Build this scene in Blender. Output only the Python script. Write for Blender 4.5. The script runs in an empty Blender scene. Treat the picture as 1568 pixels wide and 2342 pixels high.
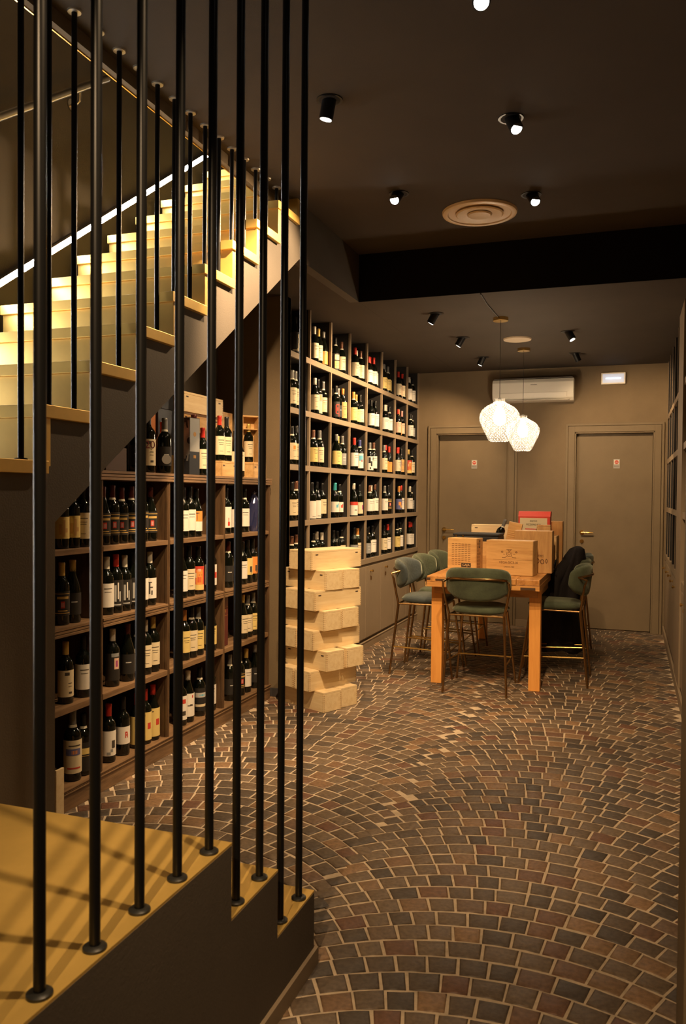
import bpy, bmesh, math, random
from mathutils import Vector, Matrix
random.seed(7)
PI = math.pi
S = bpy.context.scene
COL = S.collection

# ------------------------------------------------------------------ camera, world, exposure
cam = bpy.data.cameras.new('camera')
camo = bpy.data.objects.new('camera', cam)
COL.objects.link(camo)
YAW, PITCH, ROLL = math.radians(19.45), math.radians(-1.26), math.radians(.50)
camo.matrix_world = (Matrix.Translation((0, 0, 1.5)) @ Matrix.Rotation(YAW, 4, 'Z')
                     @ Matrix.Rotation(PI/2 + PITCH, 4, 'X') @ Matrix.Rotation(ROLL, 4, 'Z'))
cam.sensor_fit = 'HORIZONTAL'
cam.sensor_width = 15.8
cam.lens = 1862/1568*15.8
cam.clip_start = .05
cam.dof.use_dof = True
cam.dof.focus_distance = 5.6
cam.dof.aperture_fstop = 4.5
S.camera = camo
W = bpy.data.worlds.new('world'); S.world = W
W.use_nodes = True
W.node_tree.nodes['Background'].inputs[0].default_value = (.8, .6, .42, 1)
W.node_tree.nodes['Background'].inputs[1].default_value = .012
S.view_settings.view_transform = 'Standard'
S.view_settings.look = 'None'
S.view_settings.gamma = 1
S.view_settings.use_curve_mapping = False
S.view_settings.exposure = 0.0
WARM = (1.0, .67, .365)       # ceiling lamps
SPOT_W = 2.0                 # overall factor on the ceiling lamps

# ------------------------------------------------------------------ materials
MATS = {}
def pbr(name, col, rough=.5, metal=0., var=0., scale=8., bump=0., bscale=40., spec=.5, emit=None, es=0., coat=0., stretch=None, ramp=None):
    if name in MATS: return MATS[name]
    m = bpy.data.materials.new(name); m.use_nodes = True
    nt = m.node_tree; b = nt.nodes['Principled BSDF']
    b.inputs['Base Color'].default_value = (*col, 1)
    b.inputs['Roughness'].default_value = rough
    b.inputs['Metallic'].default_value = metal
    b.inputs['Specular IOR Level'].default_value = spec
    b.inputs['Coat Weight'].default_value = coat
    if emit:
        b.inputs['Emission Color'].default_value = (*emit, 1)
        b.inputs['Emission Strength'].default_value = es
    if var or bump:
        tc = nt.nodes.new('ShaderNodeTexCoord')
        mp = nt.nodes.new('ShaderNodeMapping')
        nt.links.new(tc.outputs['Object'], mp.inputs['Vector'])
        if stretch: mp.inputs['Scale'].default_value = stretch
    if var:
        n = nt.nodes.new('ShaderNodeTexNoise'); n.inputs['Scale'].default_value = scale
        n.inputs['Detail'].default_value = 5; n.inputs['Roughness'].default_value = .6
        nt.links.new(mp.outputs[0], n.inputs['Vector'])
        r = nt.nodes.new('ShaderNodeMapRange')
        r.inputs['From Min'].default_value = .3; r.inputs['From Max'].default_value = .7
        r.inputs['To Min'].default_value = 1-var; r.inputs['To Max'].default_value = 1+var
        nt.links.new(n.outputs[0], r.inputs[0])
        mx = nt.nodes.new('ShaderNodeVectorMath'); mx.operation = 'SCALE'
        mx.inputs[0].default_value = col
        nt.links.new(r.outputs[0], mx.inputs['Scale'])
        nt.links.new(mx.outputs[0], b.inputs['Base Color'])
    if bump:
        n2 = nt.nodes.new('ShaderNodeTexNoise'); n2.inputs['Scale'].default_value = bscale
        n2.inputs['Detail'].default_value = 4
        nt.links.new(mp.outputs[0], n2.inputs['Vector'])
        bp = nt.nodes.new('ShaderNodeBump'); bp.inputs['Strength'].default_value = bump
        bp.inputs['Distance'].default_value = .01
        nt.links.new(n2.outputs[0], bp.inputs['Height'])
        nt.links.new(bp.outputs[0], b.inputs['Normal'])
    MATS[name] = m
    return m

def wood(name, c1, c2, rough=.5, axis=1, scale=3., knots=True, spec=.4):
    """long grain along the given object axis, soft streaks and a few knots"""
    if name in MATS: return MATS[name]
    m = bpy.data.materials.new(name); m.use_nodes = True
    nt = m.node_tree; L = nt.links; b = nt.nodes['Principled BSDF']
    b.inputs['Roughness'].default_value = rough
    b.inputs['Specular IOR Level'].default_value = spec
    tc = nt.nodes.new('ShaderNodeTexCoord'); mp = nt.nodes.new('ShaderNodeMapping')
    L.new(tc.outputs['Object'], mp.inputs['Vector'])
    sc = [9., 9., 9.]; sc[axis] = 1.0
    mp.inputs['Scale'].default_value = sc
    n = nt.nodes.new('ShaderNodeTexNoise'); n.inputs['Scale'].default_value = scale
    n.inputs['Detail'].default_value = 6; n.inputs['Distortion'].default_value = .6
    L.new(mp.outputs[0], n.inputs['Vector'])
    n2 = nt.nodes.new('ShaderNodeTexNoise'); n2.inputs['Scale'].default_value = scale*5
    n2.inputs['Detail'].default_value = 3
    L.new(mp.outputs[0], n2.inputs['Vector'])
    a = nt.nodes.new('ShaderNodeMath'); a.operation = 'MULTIPLY_ADD'
    L.new(n2.outputs[0], a.inputs[0]); a.inputs[1].default_value = .35
    L.new(n.outputs[0], a.inputs[2])
    cr = nt.nodes.new('ShaderNodeValToRGB')
    cr.color_ramp.elements[0].position = .45; cr.color_ramp.elements[0].color = (*c2, 1)
    cr.color_ramp.elements[1].position = .78; cr.color_ramp.elements[1].color = (*c1, 1)
    L.new(a.outputs[0], cr.inputs[0])
    out = cr.outputs[0]
    if knots:
        v = nt.nodes.new('ShaderNodeTexVoronoi'); v.inputs['Scale'].default_value = 5.5
        L.new(tc.outputs['Object'], v.inputs['Vector'])
        kr = nt.nodes.new('ShaderNodeMapRange')
        kr.inputs['From Min'].default_value = .03; kr.inputs['From Max'].default_value = .11
        kr.inputs['To Min'].default_value = .5; kr.inputs['To Max'].default_value = 1
        L.new(v.outputs['Distance'], kr.inputs[0])
        mx = nt.nodes.new('ShaderNodeVectorMath'); mx.operation = 'SCALE'
        L.new(out, mx.inputs[0]); L.new(kr.outputs[0], mx.inputs['Scale'])
        out = mx.outputs[0]
    L.new(out, b.inputs['Base Color'])
    bp = nt.nodes.new('ShaderNodeBump'); bp.inputs['Strength'].default_value = .15
    bp.inputs['Distance'].default_value = .003
    L.new(a.outputs[0], bp.inputs['Height']); L.new(bp.outputs[0], b.inputs['Normal'])
    MATS[name] = m
    return m

M_WALL = pbr('taupe_paint', (.205, .152, .090), .75, var=.08, scale=3, bump=.15, bscale=160, spec=.25)
M_CEIL = pbr('dark_brown_ceiling_paint', (.075, .060, .045), .85, var=.05, scale=3, bump=.1, bscale=150, spec=.2)
M_STRG = pbr('taupe_stair_paint', (.105, .088, .070), .7, var=.05, scale=4, bump=.1, bscale=150, spec=.25)
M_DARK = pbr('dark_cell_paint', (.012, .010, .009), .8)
M_JOIN = pbr('taupe_joinery_paint', (.27, .205, .135), .55, var=.05, scale=4, spec=.35)
M_DOOR = pbr('door_paint', (.205, .155, .092), .6, var=.06, scale=4, bump=.1, bscale=160, spec=.3)
M_BRASS_SHEET = pbr('brushed_brass_sheet', (.80, .54, .15), .42, metal=.45, var=.16, scale=2.5, bump=.1, bscale=6, spec=.5)
M_BRASS = pbr('polished_brass', (.75, .50, .16), .22, metal=1., var=.05)
M_OLDBRASS = pbr('dark_bronze_tube', (.33, .20, .085), .27, metal=1.)
M_IRON = pbr('black_painted_steel', (.006, .006, .006), .33, spec=.35)
M_FLANGE = pbr('blackened_flange', (.02, .02, .018), .4, spec=.5)
M_CHROME = pbr('pale_steel_rosette', (.55, .52, .45), .4, metal=.6)
M_STEEL = pbr('brushed_handrail_steel', (.62, .56, .45), .28, metal=1.)
M_WALNUT = wood('walnut_bookcase', (.24, .145, .075), (.12, .070, .036), .42, axis=1, knots=False)
M_WALNUTV = wood('walnut_bookcase_upright', (.13, .076, .038), (.065, .038, .020), .42, axis=2, knots=False)
M_PINE = wood('pale_pine', (.82, .66, .40), (.72, .54, .29), .55, axis=0)
M_PINEB = wood('honey_pine', (.66, .43, .19), (.50, .29, .11), .55, axis=0)
M_PINED = wood('aged_orange_pine', (.55, .29, .09), (.38, .17, .05), .5, axis=2)
M_TABLE = wood('orange_old_wood', (.62, .31, .09), (.40, .17, .045), .45, axis=0)
M_TLEG = wood('orange_table_leg', (.78, .36, .085), (.70, .30, .065), .5, axis=2, knots=False)
M_GREEN = pbr('green_velvet', (.050, .062, .036), .85, var=.35, scale=6, bump=.3, bscale=60, spec=.3)
M_BLUE = pbr('blue_grey_velvet', (.045, .058, .062), .85, var=.35, scale=6, bump=.3, bscale=60, spec=.3)
for _m in (M_GREEN, M_BLUE):
    _b = _m.node_tree.nodes['Principled BSDF']
    _b.inputs['Sheen Weight'].default_value = .6; _b.inputs['Sheen Roughness'].default_value = .45
    _b.inputs['Sheen Tint'].default_value = (.50, .52, .38, 1)
M_GLASSB = pbr('dark_bottle_glass', (.003, .004, .0025), .06, spec=.5)
M_WHITE = pbr('white_plastic', (.88, .84, .74), .4)
M_MORTAR = pbr('pale_mortar', (.54, .43, .30), .8, var=.2, scale=20, bump=.4, bscale=120)
M_COAT = pbr('black_cloth', (.018, .015, .015), .95, bump=.4, bscale=120, spec=.15)
M_BLACK = pbr('black_leatherette', (.012, .014, .018), .45)
M_INK = pbr('brown_stamp_ink', (.13, .055, .02), .7)
M_INKB = pbr('black_stamp_ink', (.04, .025, .018), .7)
M_LED = pbr('led_strip_glow', (1, 1, 1), .5, emit=(.97, .95, .92), es=75)
M_LAMPF = pbr('lamp_face_glow', (1, 1, 1), .5, emit=(1.0, .95, .85), es=14)
M_BULB = pbr('bulb_glow', (1, 1, 1), .5, emit=(1.0, .78, .54), es=135)
M_TUBE = pbr('emergency_tube_glow', (1, 1, 1), .5, emit=(.40, .68, 1.0), es=3.0)

def stone_mat():
    m = bpy.data.materials.new('porphyry_cobbles'); m.use_nodes = True
    nt = m.node_tree; L = nt.links; b = nt.nodes['Principled BSDF']
    g = nt.nodes.new('ShaderNodeNewGeometry')
    cr = nt.nodes.new('ShaderNodeValToRGB'); cr.color_ramp.interpolation = 'LINEAR'
    e = cr.color_ramp.elements
    e[0].position = 0; e[0].color = (.066, .053, .043, 1)
    e[1].position = 1; e[1].color = (.250, .150, .080, 1)
    for p, c in ((.25, (.098, .072, .051)), (.50, (.138, .098, .064)), (.74, (.155, .112, .074)), (.84, (.135, .066, .042)), (.93, (.195, .122, .068))):
        x = e.new(p); x.color = (*c, 1)
    L.new(g.outputs['Random Per Island'], cr.inputs[0])
    tc = nt.nodes.new('ShaderNodeTexCoord')
    n = nt.nodes.new('ShaderNodeTexNoise'); n.inputs['Scale'].default_value = 60; n.inputs['Detail'].default_value = 6
    L.new(tc.outputs['Object'], n.inputs['Vector'])
    r = nt.nodes.new('ShaderNodeMapRange'); r.inputs['From Min'].default_value = .3; r.inputs['From Max'].default_value = .7
    r.inputs['To Min'].default_value = .75; r.inputs['To Max'].default_value = 1.3
    L.new(n.outputs[0], r.inputs[0])
    s = nt.nodes.new('ShaderNodeVectorMath'); s.operation = 'SCALE'
    L.new(cr.outputs[0], s.inputs[0]); L.new(r.outputs[0], s.inputs['Scale'])
    L.new(s.outputs[0], b.inputs['Base Color'])
    b.inputs['Roughness'].default_value = .5
    b.inputs['Specular IOR Level'].default_value = .4
    bp = nt.nodes.new('ShaderNodeBump'); bp.inputs['Strength'].default_value = .5; bp.inputs['Distance'].default_value = .004
    L.new(n.outputs[0], bp.inputs['Height']); L.new(bp.outputs[0], b.inputs['Normal'])
    return m

# ------------------------------------------------------------------ mesh builder
class MB:
    def __init__(s): s.v = []; s.f = []; s.m = []
    def add(s, vs, fs, mi=0, mat=None):
        o = len(s.v)
        if mat is not None: vs = [mat @ Vector(p) for p in vs]
        s.v += [tuple(p) for p in vs]
        for f in fs: s.f.append(tuple(i+o for i in f)); s.m.append(mi)
        return s
    def box(s, x0, x1, y0, y1, z0, z1, mi=0, mat=None):
        v = [(x0,y0,z0),(x1,y0,z0),(x1,y1,z0),(x0,y1,z0),(x0,y0,z1),(x1,y0,z1),(x1,y1,z1),(x0,y1,z1)]
        f = [(0,3,2,1),(4,5,6,7),(0,1,5,4),(1,2,6,5),(2,3,7,6),(3,0,4,7)]
        return s.add(v, f, mi, mat)
    def lathe(s, prof, n=24, mi=0, mat=None, cap0=True, cap1=True):
        v = []; f = []
        for z, r in prof:
            for i in range(n):
                a = 2*PI*i/n; v.append((r*math.cos(a), r*math.sin(a), z))
        for k in range(len(prof)-1):
            for i in range(n):
                j = (i+1) % n; f.append((k*n+i, k*n+j, (k+1)*n+j, (k+1)*n+i))
        if cap0: f.append(tuple(reversed(range(n))))
        if cap1: f.append(tuple(range((len(prof)-1)*n, len(prof)*n)))
        return s.add(v, f, mi, mat)
    def cyl(s, p0, p1, r0, r1=None, n=16, mi=0):
        r1 = r0 if r1 is None else r1
        p0 = Vector(p0); p1 = Vector(p1); d = p1-p0
        q = d.to_track_quat('Z', 'Y').to_matrix().to_4x4()
        return s.lathe([(0, r0), (d.length, r1)], n, mi, Matrix.Translation(p0) @ q)
    def tube(s, pts, r, n=10, mi=0, closed=False):
        pts = [Vector(p) for p in pts]; N = len(pts)
        rad = r if isinstance(r, (list, tuple)) else [r]*N
        v = []; f = []; up = None
        for k, p in enumerate(pts):
            a = pts[k-1] if (k > 0 or closed) else p
            b = pts[(k+1) % N] if (k < N-1 or closed) else p
            t = (b-a).normalized()
            if up is None:
                up = Vector((0, 0, 1)) if abs(t.z) < .9 else Vector((1, 0, 0))
            x = up.cross(t)
            if x.length < 1e-5: x = Vector((0, 1, 0)).cross(t)
            x.normalize(); y = t.cross(x); up = y
            for i in range(n):
                an = 2*PI*i/n; v.append(p + x*math.cos(an)*rad[k] + y*math.sin(an)*rad[k])
        R = N if closed else N-1
        for k in range(R):
            k2 = (k+1) % N
            for i in range(n):
                j = (i+1) % n; f.append((k*n+i, k*n+j, k2*n+j, k2*n+i))
        if not closed:
            f.append(tuple(reversed(range(n)))); f.append(tuple(range((N-1)*n, N*n)))
        return s.add(v, f, mi)
    def prism(s, poly, ax, a, b, mi=0, mat=None):
        """poly: list of 2-D points; extruded along axis ax from a to b"""
        def P(p, t):
            if ax == 0: return (t, p[0], p[1])
            if ax == 1: return (p[0], t, p[1])
            return (p[0], p[1], t)
        n = len(poly)
        v = [P(p, a) for p in poly] + [P(p, b) for p in poly]
        f = [tuple(range(n)), tuple(reversed(range(n, 2*n)))]
        f += [(i, i+n, (i+1) % n+n, (i+1) % n) for i in range(n)]
        return s.add(v, f, mi, mat)
    def mesh(s, name, mats, smooth=False, angle=35):
        me = bpy.data.meshes.new(name); me.from_pydata(s.v, [], s.f)
        mats = mats if isinstance(mats, (list, tuple)) else [mats]
        for m in mats: me.materials.append(m)
        me.polygons.foreach_set('material_index', s.m)
        bm = bmesh.new(); bm.from_mesh(me)
        bmesh.ops.recalc_face_normals(bm, faces=bm.faces)
        if smooth:
            for fc in bm.faces: fc.smooth = True
            th = math.radians(angle)
            for e in bm.edges:
                if len(e.link_faces) == 2 and e.calc_face_angle(0) > th: e.smooth = False
        bm.to_mesh(me); bm.free()
        me.update()
        return me
    def build(s, name, mats, parent=None, smooth=False, bevel=0., angle=35):
        me = s.mesh(name, mats, smooth, angle)
        o = bpy.data.objects.new(name, me); COL.objects.link(o)
        if parent: o.parent = parent
        if bevel:
            b = o.modifiers.new('bevel', 'BEVEL'); b.width = bevel; b.segments = 2; b.limit_method = 'ANGLE'
        return o

def thing(name, label, cat, loc=(0, 0, 0), rz=0, group=None, rot=None):
    o = bpy.data.objects.new(name, None); COL.objects.link(o)
    o.empty_display_size = .05
    o.location = loc
    o.rotation_euler = rot if rot else (0, 0, rz)
    o['label'] = label; o['category'] = cat
    if group: o['group'] = group
    return o
def tag(o, label, cat, group=None):
    o['label'] = label; o['category'] = cat
    if group: o['group'] = group
    return o
def struct(name, mb, m, parent=None, **k):
    o = mb.build(name, m, parent, **k)
    if not parent: o['kind'] = 'structure'
    return o
def place(name, me, parent, loc=(0, 0, 0), rot=(0, 0, 0)):
    o = bpy.data.objects.new(name, me); COL.objects.link(o)
    o.parent = parent; o.location = loc; o.rotation_euler = rot
    return o
def text(name, body, size, m, parent, M, extrude=.0004, align='CENTER', sx=1.):
    c = bpy.data.curves.new(name, 'FONT'); c.body = body; c.size = size
    c.align_x = align; c.align_y = 'CENTER'; c.extrude = extrude
    t = bpy.data.objects.new(name+'_tmp', c); COL.objects.link(t)
    dg = bpy.context.evaluated_depsgraph_get(); dg.update()
    me = bpy.data.meshes.new_from_object(t.evaluated_get(dg))
    COL.objects.unlink(t); bpy.data.objects.remove(t)
    me.materials.clear(); me.materials.append(m)
    o = bpy.data.objects.new(name, me); COL.objects.link(o); o.parent = parent
    o.matrix_local = M @ Matrix.Diagonal((sx, 1, 1, 1))
    return o
def face_mat(x, y, z, facing=(0, -1)):
    """text plane standing upright, its front looking along facing (x, y)"""
    a = math.atan2(facing[1], facing[0])
    return Matrix.Translation((x, y, z)) @ Matrix.Rotation(a + PI/2, 4, 'Z') @ Matrix.Rotation(PI/2, 4, 'X')
ORD = ['first', 'second', 'third', 'fourth', 'fifth', 'sixth', 'seventh', 'eighth', 'ninth', 'tenth', 'eleventh', 'twelfth']

# ------------------------------------------------------------------ the shell
XL, XR, YB = -2.40, .36, 9.50
ZC, ZL = 3.30, 2.948
XS = -1.954                    # plane of the stair stringer

# floor: mortar bed with segmental arcs of cobbles
fl = MB()
fl.box(-3.1, .95, -1.7, 9.75, -.16, -.0030, 0)
R0, T, HW = 1.0, .10, .72
TH = math.asin(HW/R0)
def arcp(xc, th, k, fr_=0.):
    # fr_: how far the joint runs across the course; joints stand square to the arc
    th2 = math.asin(max(-1, min(1, math.sin(th)*(1 + T/R0*math.cos(th)*fr_))))
    return (xc + R0*math.sin(th2), (k+fr_)*T + 2.505 - R0 + R0*math.cos(th2))
placed = {}
def free(x, y, r=.055):
    gx, gy = int(x//.08), int(y//.08)
    for a in (-1, 0, 1):
        for b in (-1, 0, 1):
            for (px, py) in placed.get((gx+a, gy+b), ()):
                if (px-x)**2+(py-y)**2 < r*r: return False
    placed.setdefault((gx, gy), []).append((x, y))
    return True
rnd = random.Random(3)
for k in range(-42, 80):
    for xc in ((-.33, -1.77, -3.21, 1.11) if k % 2 else (1.11, -3.21, -1.77, -.33)):
        TL, TR = TH + rnd.uniform(-.01, .07), TH + rnd.uniform(-.01, .07)
        th = -TL - rnd.random()*.05
        while th < TR:
            w = (.080 + rnd.random()*.032)*(.62+.38*math.cos(th))
            t2 = th + w/R0
            a0 = max(th, -TL); a1 = min(t2, TR)
            if a1-a0 > .034:
                g = .0036 + rnd.random()*.0016
                k0 = .05 + rnd.uniform(-.022, .022); k1 = .95 + rnd.uniform(-.022, .022)
                b0 = a0+g; b1 = a1-g
                mid = (b0+b1)/2
                pts = [arcp(xc, b0, k, k0), arcp(xc, mid, k, k0), arcp(xc, b1, k, k0), arcp(xc, b1, k, k1), arcp(xc, mid, k, k1), arcp(xc, b0, k, k1)]
                pts = [(x+rnd.uniform(-.0018, .0018), y+rnd.uniform(-.0018, .0018)) for x, y in pts]
                cx = sum(p[0] for p in pts)/6; cy = sum(p[1] for p in pts)/6
                if -2.9 < cx < .80 and 1.0 < cy < 9.7 and not (cx > .34 and cy > 2.3) and free(cx, cy):
                    hz = rnd.uniform(-.0012, .0012)
                    tx = rnd.uniform(-.015, .015); ty = rnd.uniform(-.015, .015)
                    v = [(x, y, -.010) for x, y in pts]
                    v += [(x, y, -.002+hz) for x, y in pts]
                    q = [((x-cx)*.86+cx, (y-cy)*.86+cy) for x, y in pts]
                    v += [(x, y, .0006+hz+(x-cx)*tx+(y-cy)*ty) for x, y in q]
                    f = [tuple(range(12, 18))]
                    for i in range(6):
                        j = (i+1) % 6
                        f += [(i, j, j+6, i+6), (i+6, j+6, j+12, i+12)]
                    fl.add(v, f, 1)
            th = t2
floor = struct('floor', fl, [M_MORTAR, stone_mat()], smooth=True, angle=80)

# walls
struct('wall_left', MB().box(-3.06, -2.95, -1.7, 5.5, 0, 5.7), pbr('taupe_stairwell_paint', (.125, .110, .094), .8, var=.06, scale=3, bump=.15, bscale=160, spec=.2))
struct('wall_stair_end', MB().box(-3.06, XL, 5.5, 5.6, 0, ZL), M_WALL)
struct('wall_stair_top', MB().box(-3.06, -2.03, 5.6, 5.7, ZL+.1, 5.7), M_WALL)
struct('wall_left_rear', MB().box(-2.9, -2.795, 5.6, 9.7, 0, ZL), M_WALL)
struct('wall_front', MB().box(-3.06, .95, -1.8, -1.7, 0, 5.7), M_WALL)
struct('wall_right', MB().box(.80, .92, -1.7, 9.7, 0, ZC+.05), M_WALL)
struct('wall_right_jamb', MB().box(.128, .80, 1.95, 2.2, 0, ZC), M_WALL, bevel=.004)
struct('wall_right_return', MB().box(XR, .80, 2.2, 5.30, 0, ZC), M_WALL)
d1 = (-2.185, -1.335, 2.222); d2 = (-.602, .236, 2.215)
bw = MB()
bw.box(-2.795, .80, YB+.13, YB+.2, 0, ZL)
for a, b in ((-2.795, d1[0]), (d1[1], d2[0]), (d2[1], .36)): bw.box(a, b, YB, YB+.13, 0, ZL)
for d in (d1, d2): bw.box(d[0], d[1], YB, YB+.13, d[2], ZL)
struct('wall_back', bw, M_WALL)

# ceilings: high part with the stairwell opening, lower part at the back
up = MB()
up.box(-2.05, .92, -1.7, 5.853, ZC, ZC+.22)
up.box(-3.06, -2.05, -1.7, -.9, ZC, ZC+.22)
struct('ceiling', up, M_CEIL)
lo = MB()
lo.box(XS, .92, 5.853, 9.7, ZL, ZC+.1)
lo.box(-3.06, XS-.002, 4.70, 9.7, ZL+.0005, ZL+.08)
struct('ceiling_low', lo, M_CEIL)
struct('trim_4', MB().box(XS+.001, XR, 5.845, 5.853, ZL-.001, ZC), pbr('beam_shade_black', (.012, .010, .009), .9, spec=.1))  # near-black sheet added over the beam front, its shade put into the colour
struct('ceiling_stairwell', MB().box(-3.06, -1.9, -1.8, 5.7, 5.7, 5.8), M_CEIL)
struct('wall_stairwell_side', MB().box(-2.05, -1.95, -1.8, 5.7, ZC+.22, 5.7), M_WALL)
tr = MB(); tr.box(-2.085, -2.05, -.9, 5.4, 3.245, ZC+.22, 0); tr.box(-2.087, -2.081, -.9, 5.4, 3.241, 3.2449, 1)
struct('trim_1', tr, [M_WALL, M_BRASS])

# door frames and leaves
def door(n, d, label_side):
    fr = MB()
    x0, x1, z1 = d
    w = .068
    for a, b in ((x0-w, x0-.002), (x1+.002, x1+w)):
        fr.box(a, b, YB-.014, YB, 0, z1+w)
    fr.box(x0-.002, x1+.002, YB-.014, YB, z1+.002, z1+w)
    for a, b in ((x0-w-.03, x0-w-.006), (x1+w+.006, x1+w+.03)):
        fr.box(a, b, YB-.022, YB, 0, z1+w+.012)
    fr.box(x0-w-.03, x1+w+.03, YB-.018, YB, z1+w+.004, z1+w+.03)
    for a, b in ((x0, x0+.014), (x1-.014, x1)): fr.box(a, b, YB, YB+.088, 0, z1)
    fr.box(x0, x1, YB, YB+.088, z1-.014, z1)
    struct('trim_%d' % n, fr, M_DOOR, bevel=.002)
    leaf = struct('door_%d' % (n-1), MB().box(x0+.017, x1-.017, YB+.090, YB+.128, .008, z1-.017), M_DOOR, bevel=.002)
    hx = x0+.085; hz = 1.09
    h = MB()
    y = YB+.090
    h.cyl((hx, y, hz), (hx, y-.010, hz), .025, n=20)
    h.cyl((hx, y-.01, hz), (hx, y-.052, hz), .009, n=12)
    h.tube([(hx-.006, y-.05, hz), (hx+.03, y-.052, hz+.001), (hx+.09, y-.05, hz), (hx+.125, y-.046, hz-.002)], [.010, .009, .008, .007], 10)
    h.cyl((hx, y, hz-.10), (hx, y-.008, hz-.10), .022, n=20)
    h.cyl((hx, y-.008, hz-.10), (hx, y-.018, hz-.10), .010, n=12)
    h.box(hx-.004, hx+.004, y-.03, y-.015, hz-.118, hz-.085)
    struct('door_handle', h, M_BRASS, parent=leaf, smooth=True)
    return leaf
door(2, d1, 0); door(3, d2, 1)
for i, (cx, lab) in enumerate(((-1.748, 'small no-entry plate on the left back door'), (-.156, 'small no-entry plate on the right back door'))):
    t = thing('door_sign', lab, 'sign', (cx, YB+.090, 1.865))
    MB().box(-.034, .034, -.003, 0, -.052, .052).build('plate', pbr('grey_sign_plate', (.36, .34, .30), .5), t)
    MB().box(-.027, .027, -.0045, -.003, -.008, .044).build('white_field', pbr('sign_white', (.75, .7, .6), .5), t)
    g = MB(); g.lathe([(0, .021), (.002, .021)], 24, 0, Matrix.Translation((0, -.0045, .018)) @ Matrix.Rotation(PI/2, 4, 'X'))
    g.build('red_disc', pbr('sign_red', (.55, .05, .02), .5), t)
    MB().box(-.014, .014, -.0078, -.0064, .0145, .0215).build('white_bar', pbr('sign_white', (.75, .7, .6), .5), t)
    text('lettering', 'PRIVATO', .0125, pbr('sign_ink', (.05, .05, .05), .5), t, face_mat(0, -.0035, -.030))

# baseboards
struct('baseboard_back', MB().box(d1[1]+.1, d2[0]-.1, YB-.012, YB, 0, .075), M_JOIN)
struct('baseboard_right', MB().box(XR-.014, XR, 2.2, 9.49, 0, .085).box(XR-.017, XR, 2.2, 9.49, .085, .094), M_JOIN)
struct('baseboard_stair_end', MB().box(-2.95, XL, 5.482, 5.5, 0, .06), pbr('dark_skirting', (.06, .055, .055), .6))

# ------------------------------------------------------------------ staircase
ZT = [.235, .427, .62]
YE = [2.395, 2.108, 1.822]
XF = -.93
st = thing('staircase', 'brass-clad staircase with taupe stringer rising left and round to the upper floor', 'staircase')
# fascia of the bottom steps and landing
fa = MB()
fa.prism([(-1.0, 0), (YE[0]-.004, 0), (YE[0]-.004, ZT[0]-.004), (YE[1]-.004, ZT[0]-.004), (YE[1]-.004, ZT[1]-.004), (YE[2]-.004, ZT[1]-.004),
          (YE[2]-.004, ZT[2]-.004), (-1.0, ZT[2]-.004)], 0, XF-.06, XF)
fa.build('fascia', M_STRG, st)
MB().box(XF, XF+.012, -1.0, YE[0]+.006, 0, .055).build('skirting', M_JOIN, st)
for i in range(3):
    y0 = YE[i+1]-.01 if i < 2 else -1.0
    t = MB(); t.box(XS, XF-.001, y0, YE[i], ZT[i]-.004, ZT[i]+.002)
    if i == 2: t.box(-2.95, XS, -1.0, .62, ZT[i]-.004, ZT[i]+.002)
    t.build('landing_sheet' if i == 2 else 'bottom_tread', M_BRASS_SHEET, st)
    MB().box(XS, XF-.06, YE[i]-.012, YE[i]-.004, (ZT[i-1] if i else 0), ZT[i]-.004).build('bottom_riser', M_BRASS_SHEET, st)
RUN, RISE, Y0, Z0 = .2841, .1974, 2.326, 1.805
K0, K1 = -6, 10
# stringer side (a panel below it closes the space under the flight)
poly = [(.62, 0), (2.42, 0), (2.42, 1.390), (4.68, ZL), (5.853, ZL), (5.853, ZC), (4.72, ZC)]
yk = lambda k: Y0+RUN*k
zk = lambda k: Z0+RISE*k
top = []
for k in range(7, K0-1, -1):
    top += [(yk(k+1)+.03, zk(k)-.012), (yk(k)+.03, zk(k)-.012)]
poly += [(yk(8)+.03, ZC)] + top + [(.62, .62)]
MB().prism(poly, 0, XS-.07, XS).build('stringer', M_STRG, st)
# sloped soffit
MB().prism([(.62, .30), (4.62, ZL+.02), (4.62, ZL+.10), (.62, .42)], 0, -2.95, XS-.07).build('soffit', M_STRG, st)
for k in range(K0, K1+1):
    y, z = yk(k), zk(k)
    t = MB(); t.box(-2.89, XS+.022, y, y+RUN+.035, z-.045, z)
    t.build('tread', M_BRASS_SHEET, st, bevel=.0015)
    r = MB(); r.box(-2.89, XS+.012, y+.020, y+.055, z-RISE-.018, z-.045)
    r.build('riser', M_BRASS_SHEET, st, bevel=.001)
# handrail of light along the wall
sl = RISE/RUN
def nose(y): return Z0 + (y-Y0)*sl
led = thing('led_light_strip', 'glowing white light strip running up the wall beside the brass stairs', 'light strip')
g = MB(); ya, yb = .9, 5.45; xx = -2.918
g.add([(xx, ya, nose(ya)+.076), (xx, yb, nose(yb)+.076), (xx, yb, nose(yb)+.112), (xx, ya, nose(ya)+.112)], [(0, 1, 2, 3)])
g.build('glowing_face', M_LED, led)
g = MB(); g.prism([(ya, nose(ya)+.073), (yb, nose(yb)+.073), (yb, nose(yb)+.115), (ya, nose(ya)+.115)], 0, -2.95, -2.9185)
g.build('channel', M_STEEL, led)
hr = thing('wall_handrail', 'round steel handrail bracketed to the wall above the light strip', 'handrail')
MB().tube([(-2.885, y, nose(y)+.905) for y in (.9, 2.6, 4.02)], .021, 14).build('rail', M_STEEL, hr, smooth=True)
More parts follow.
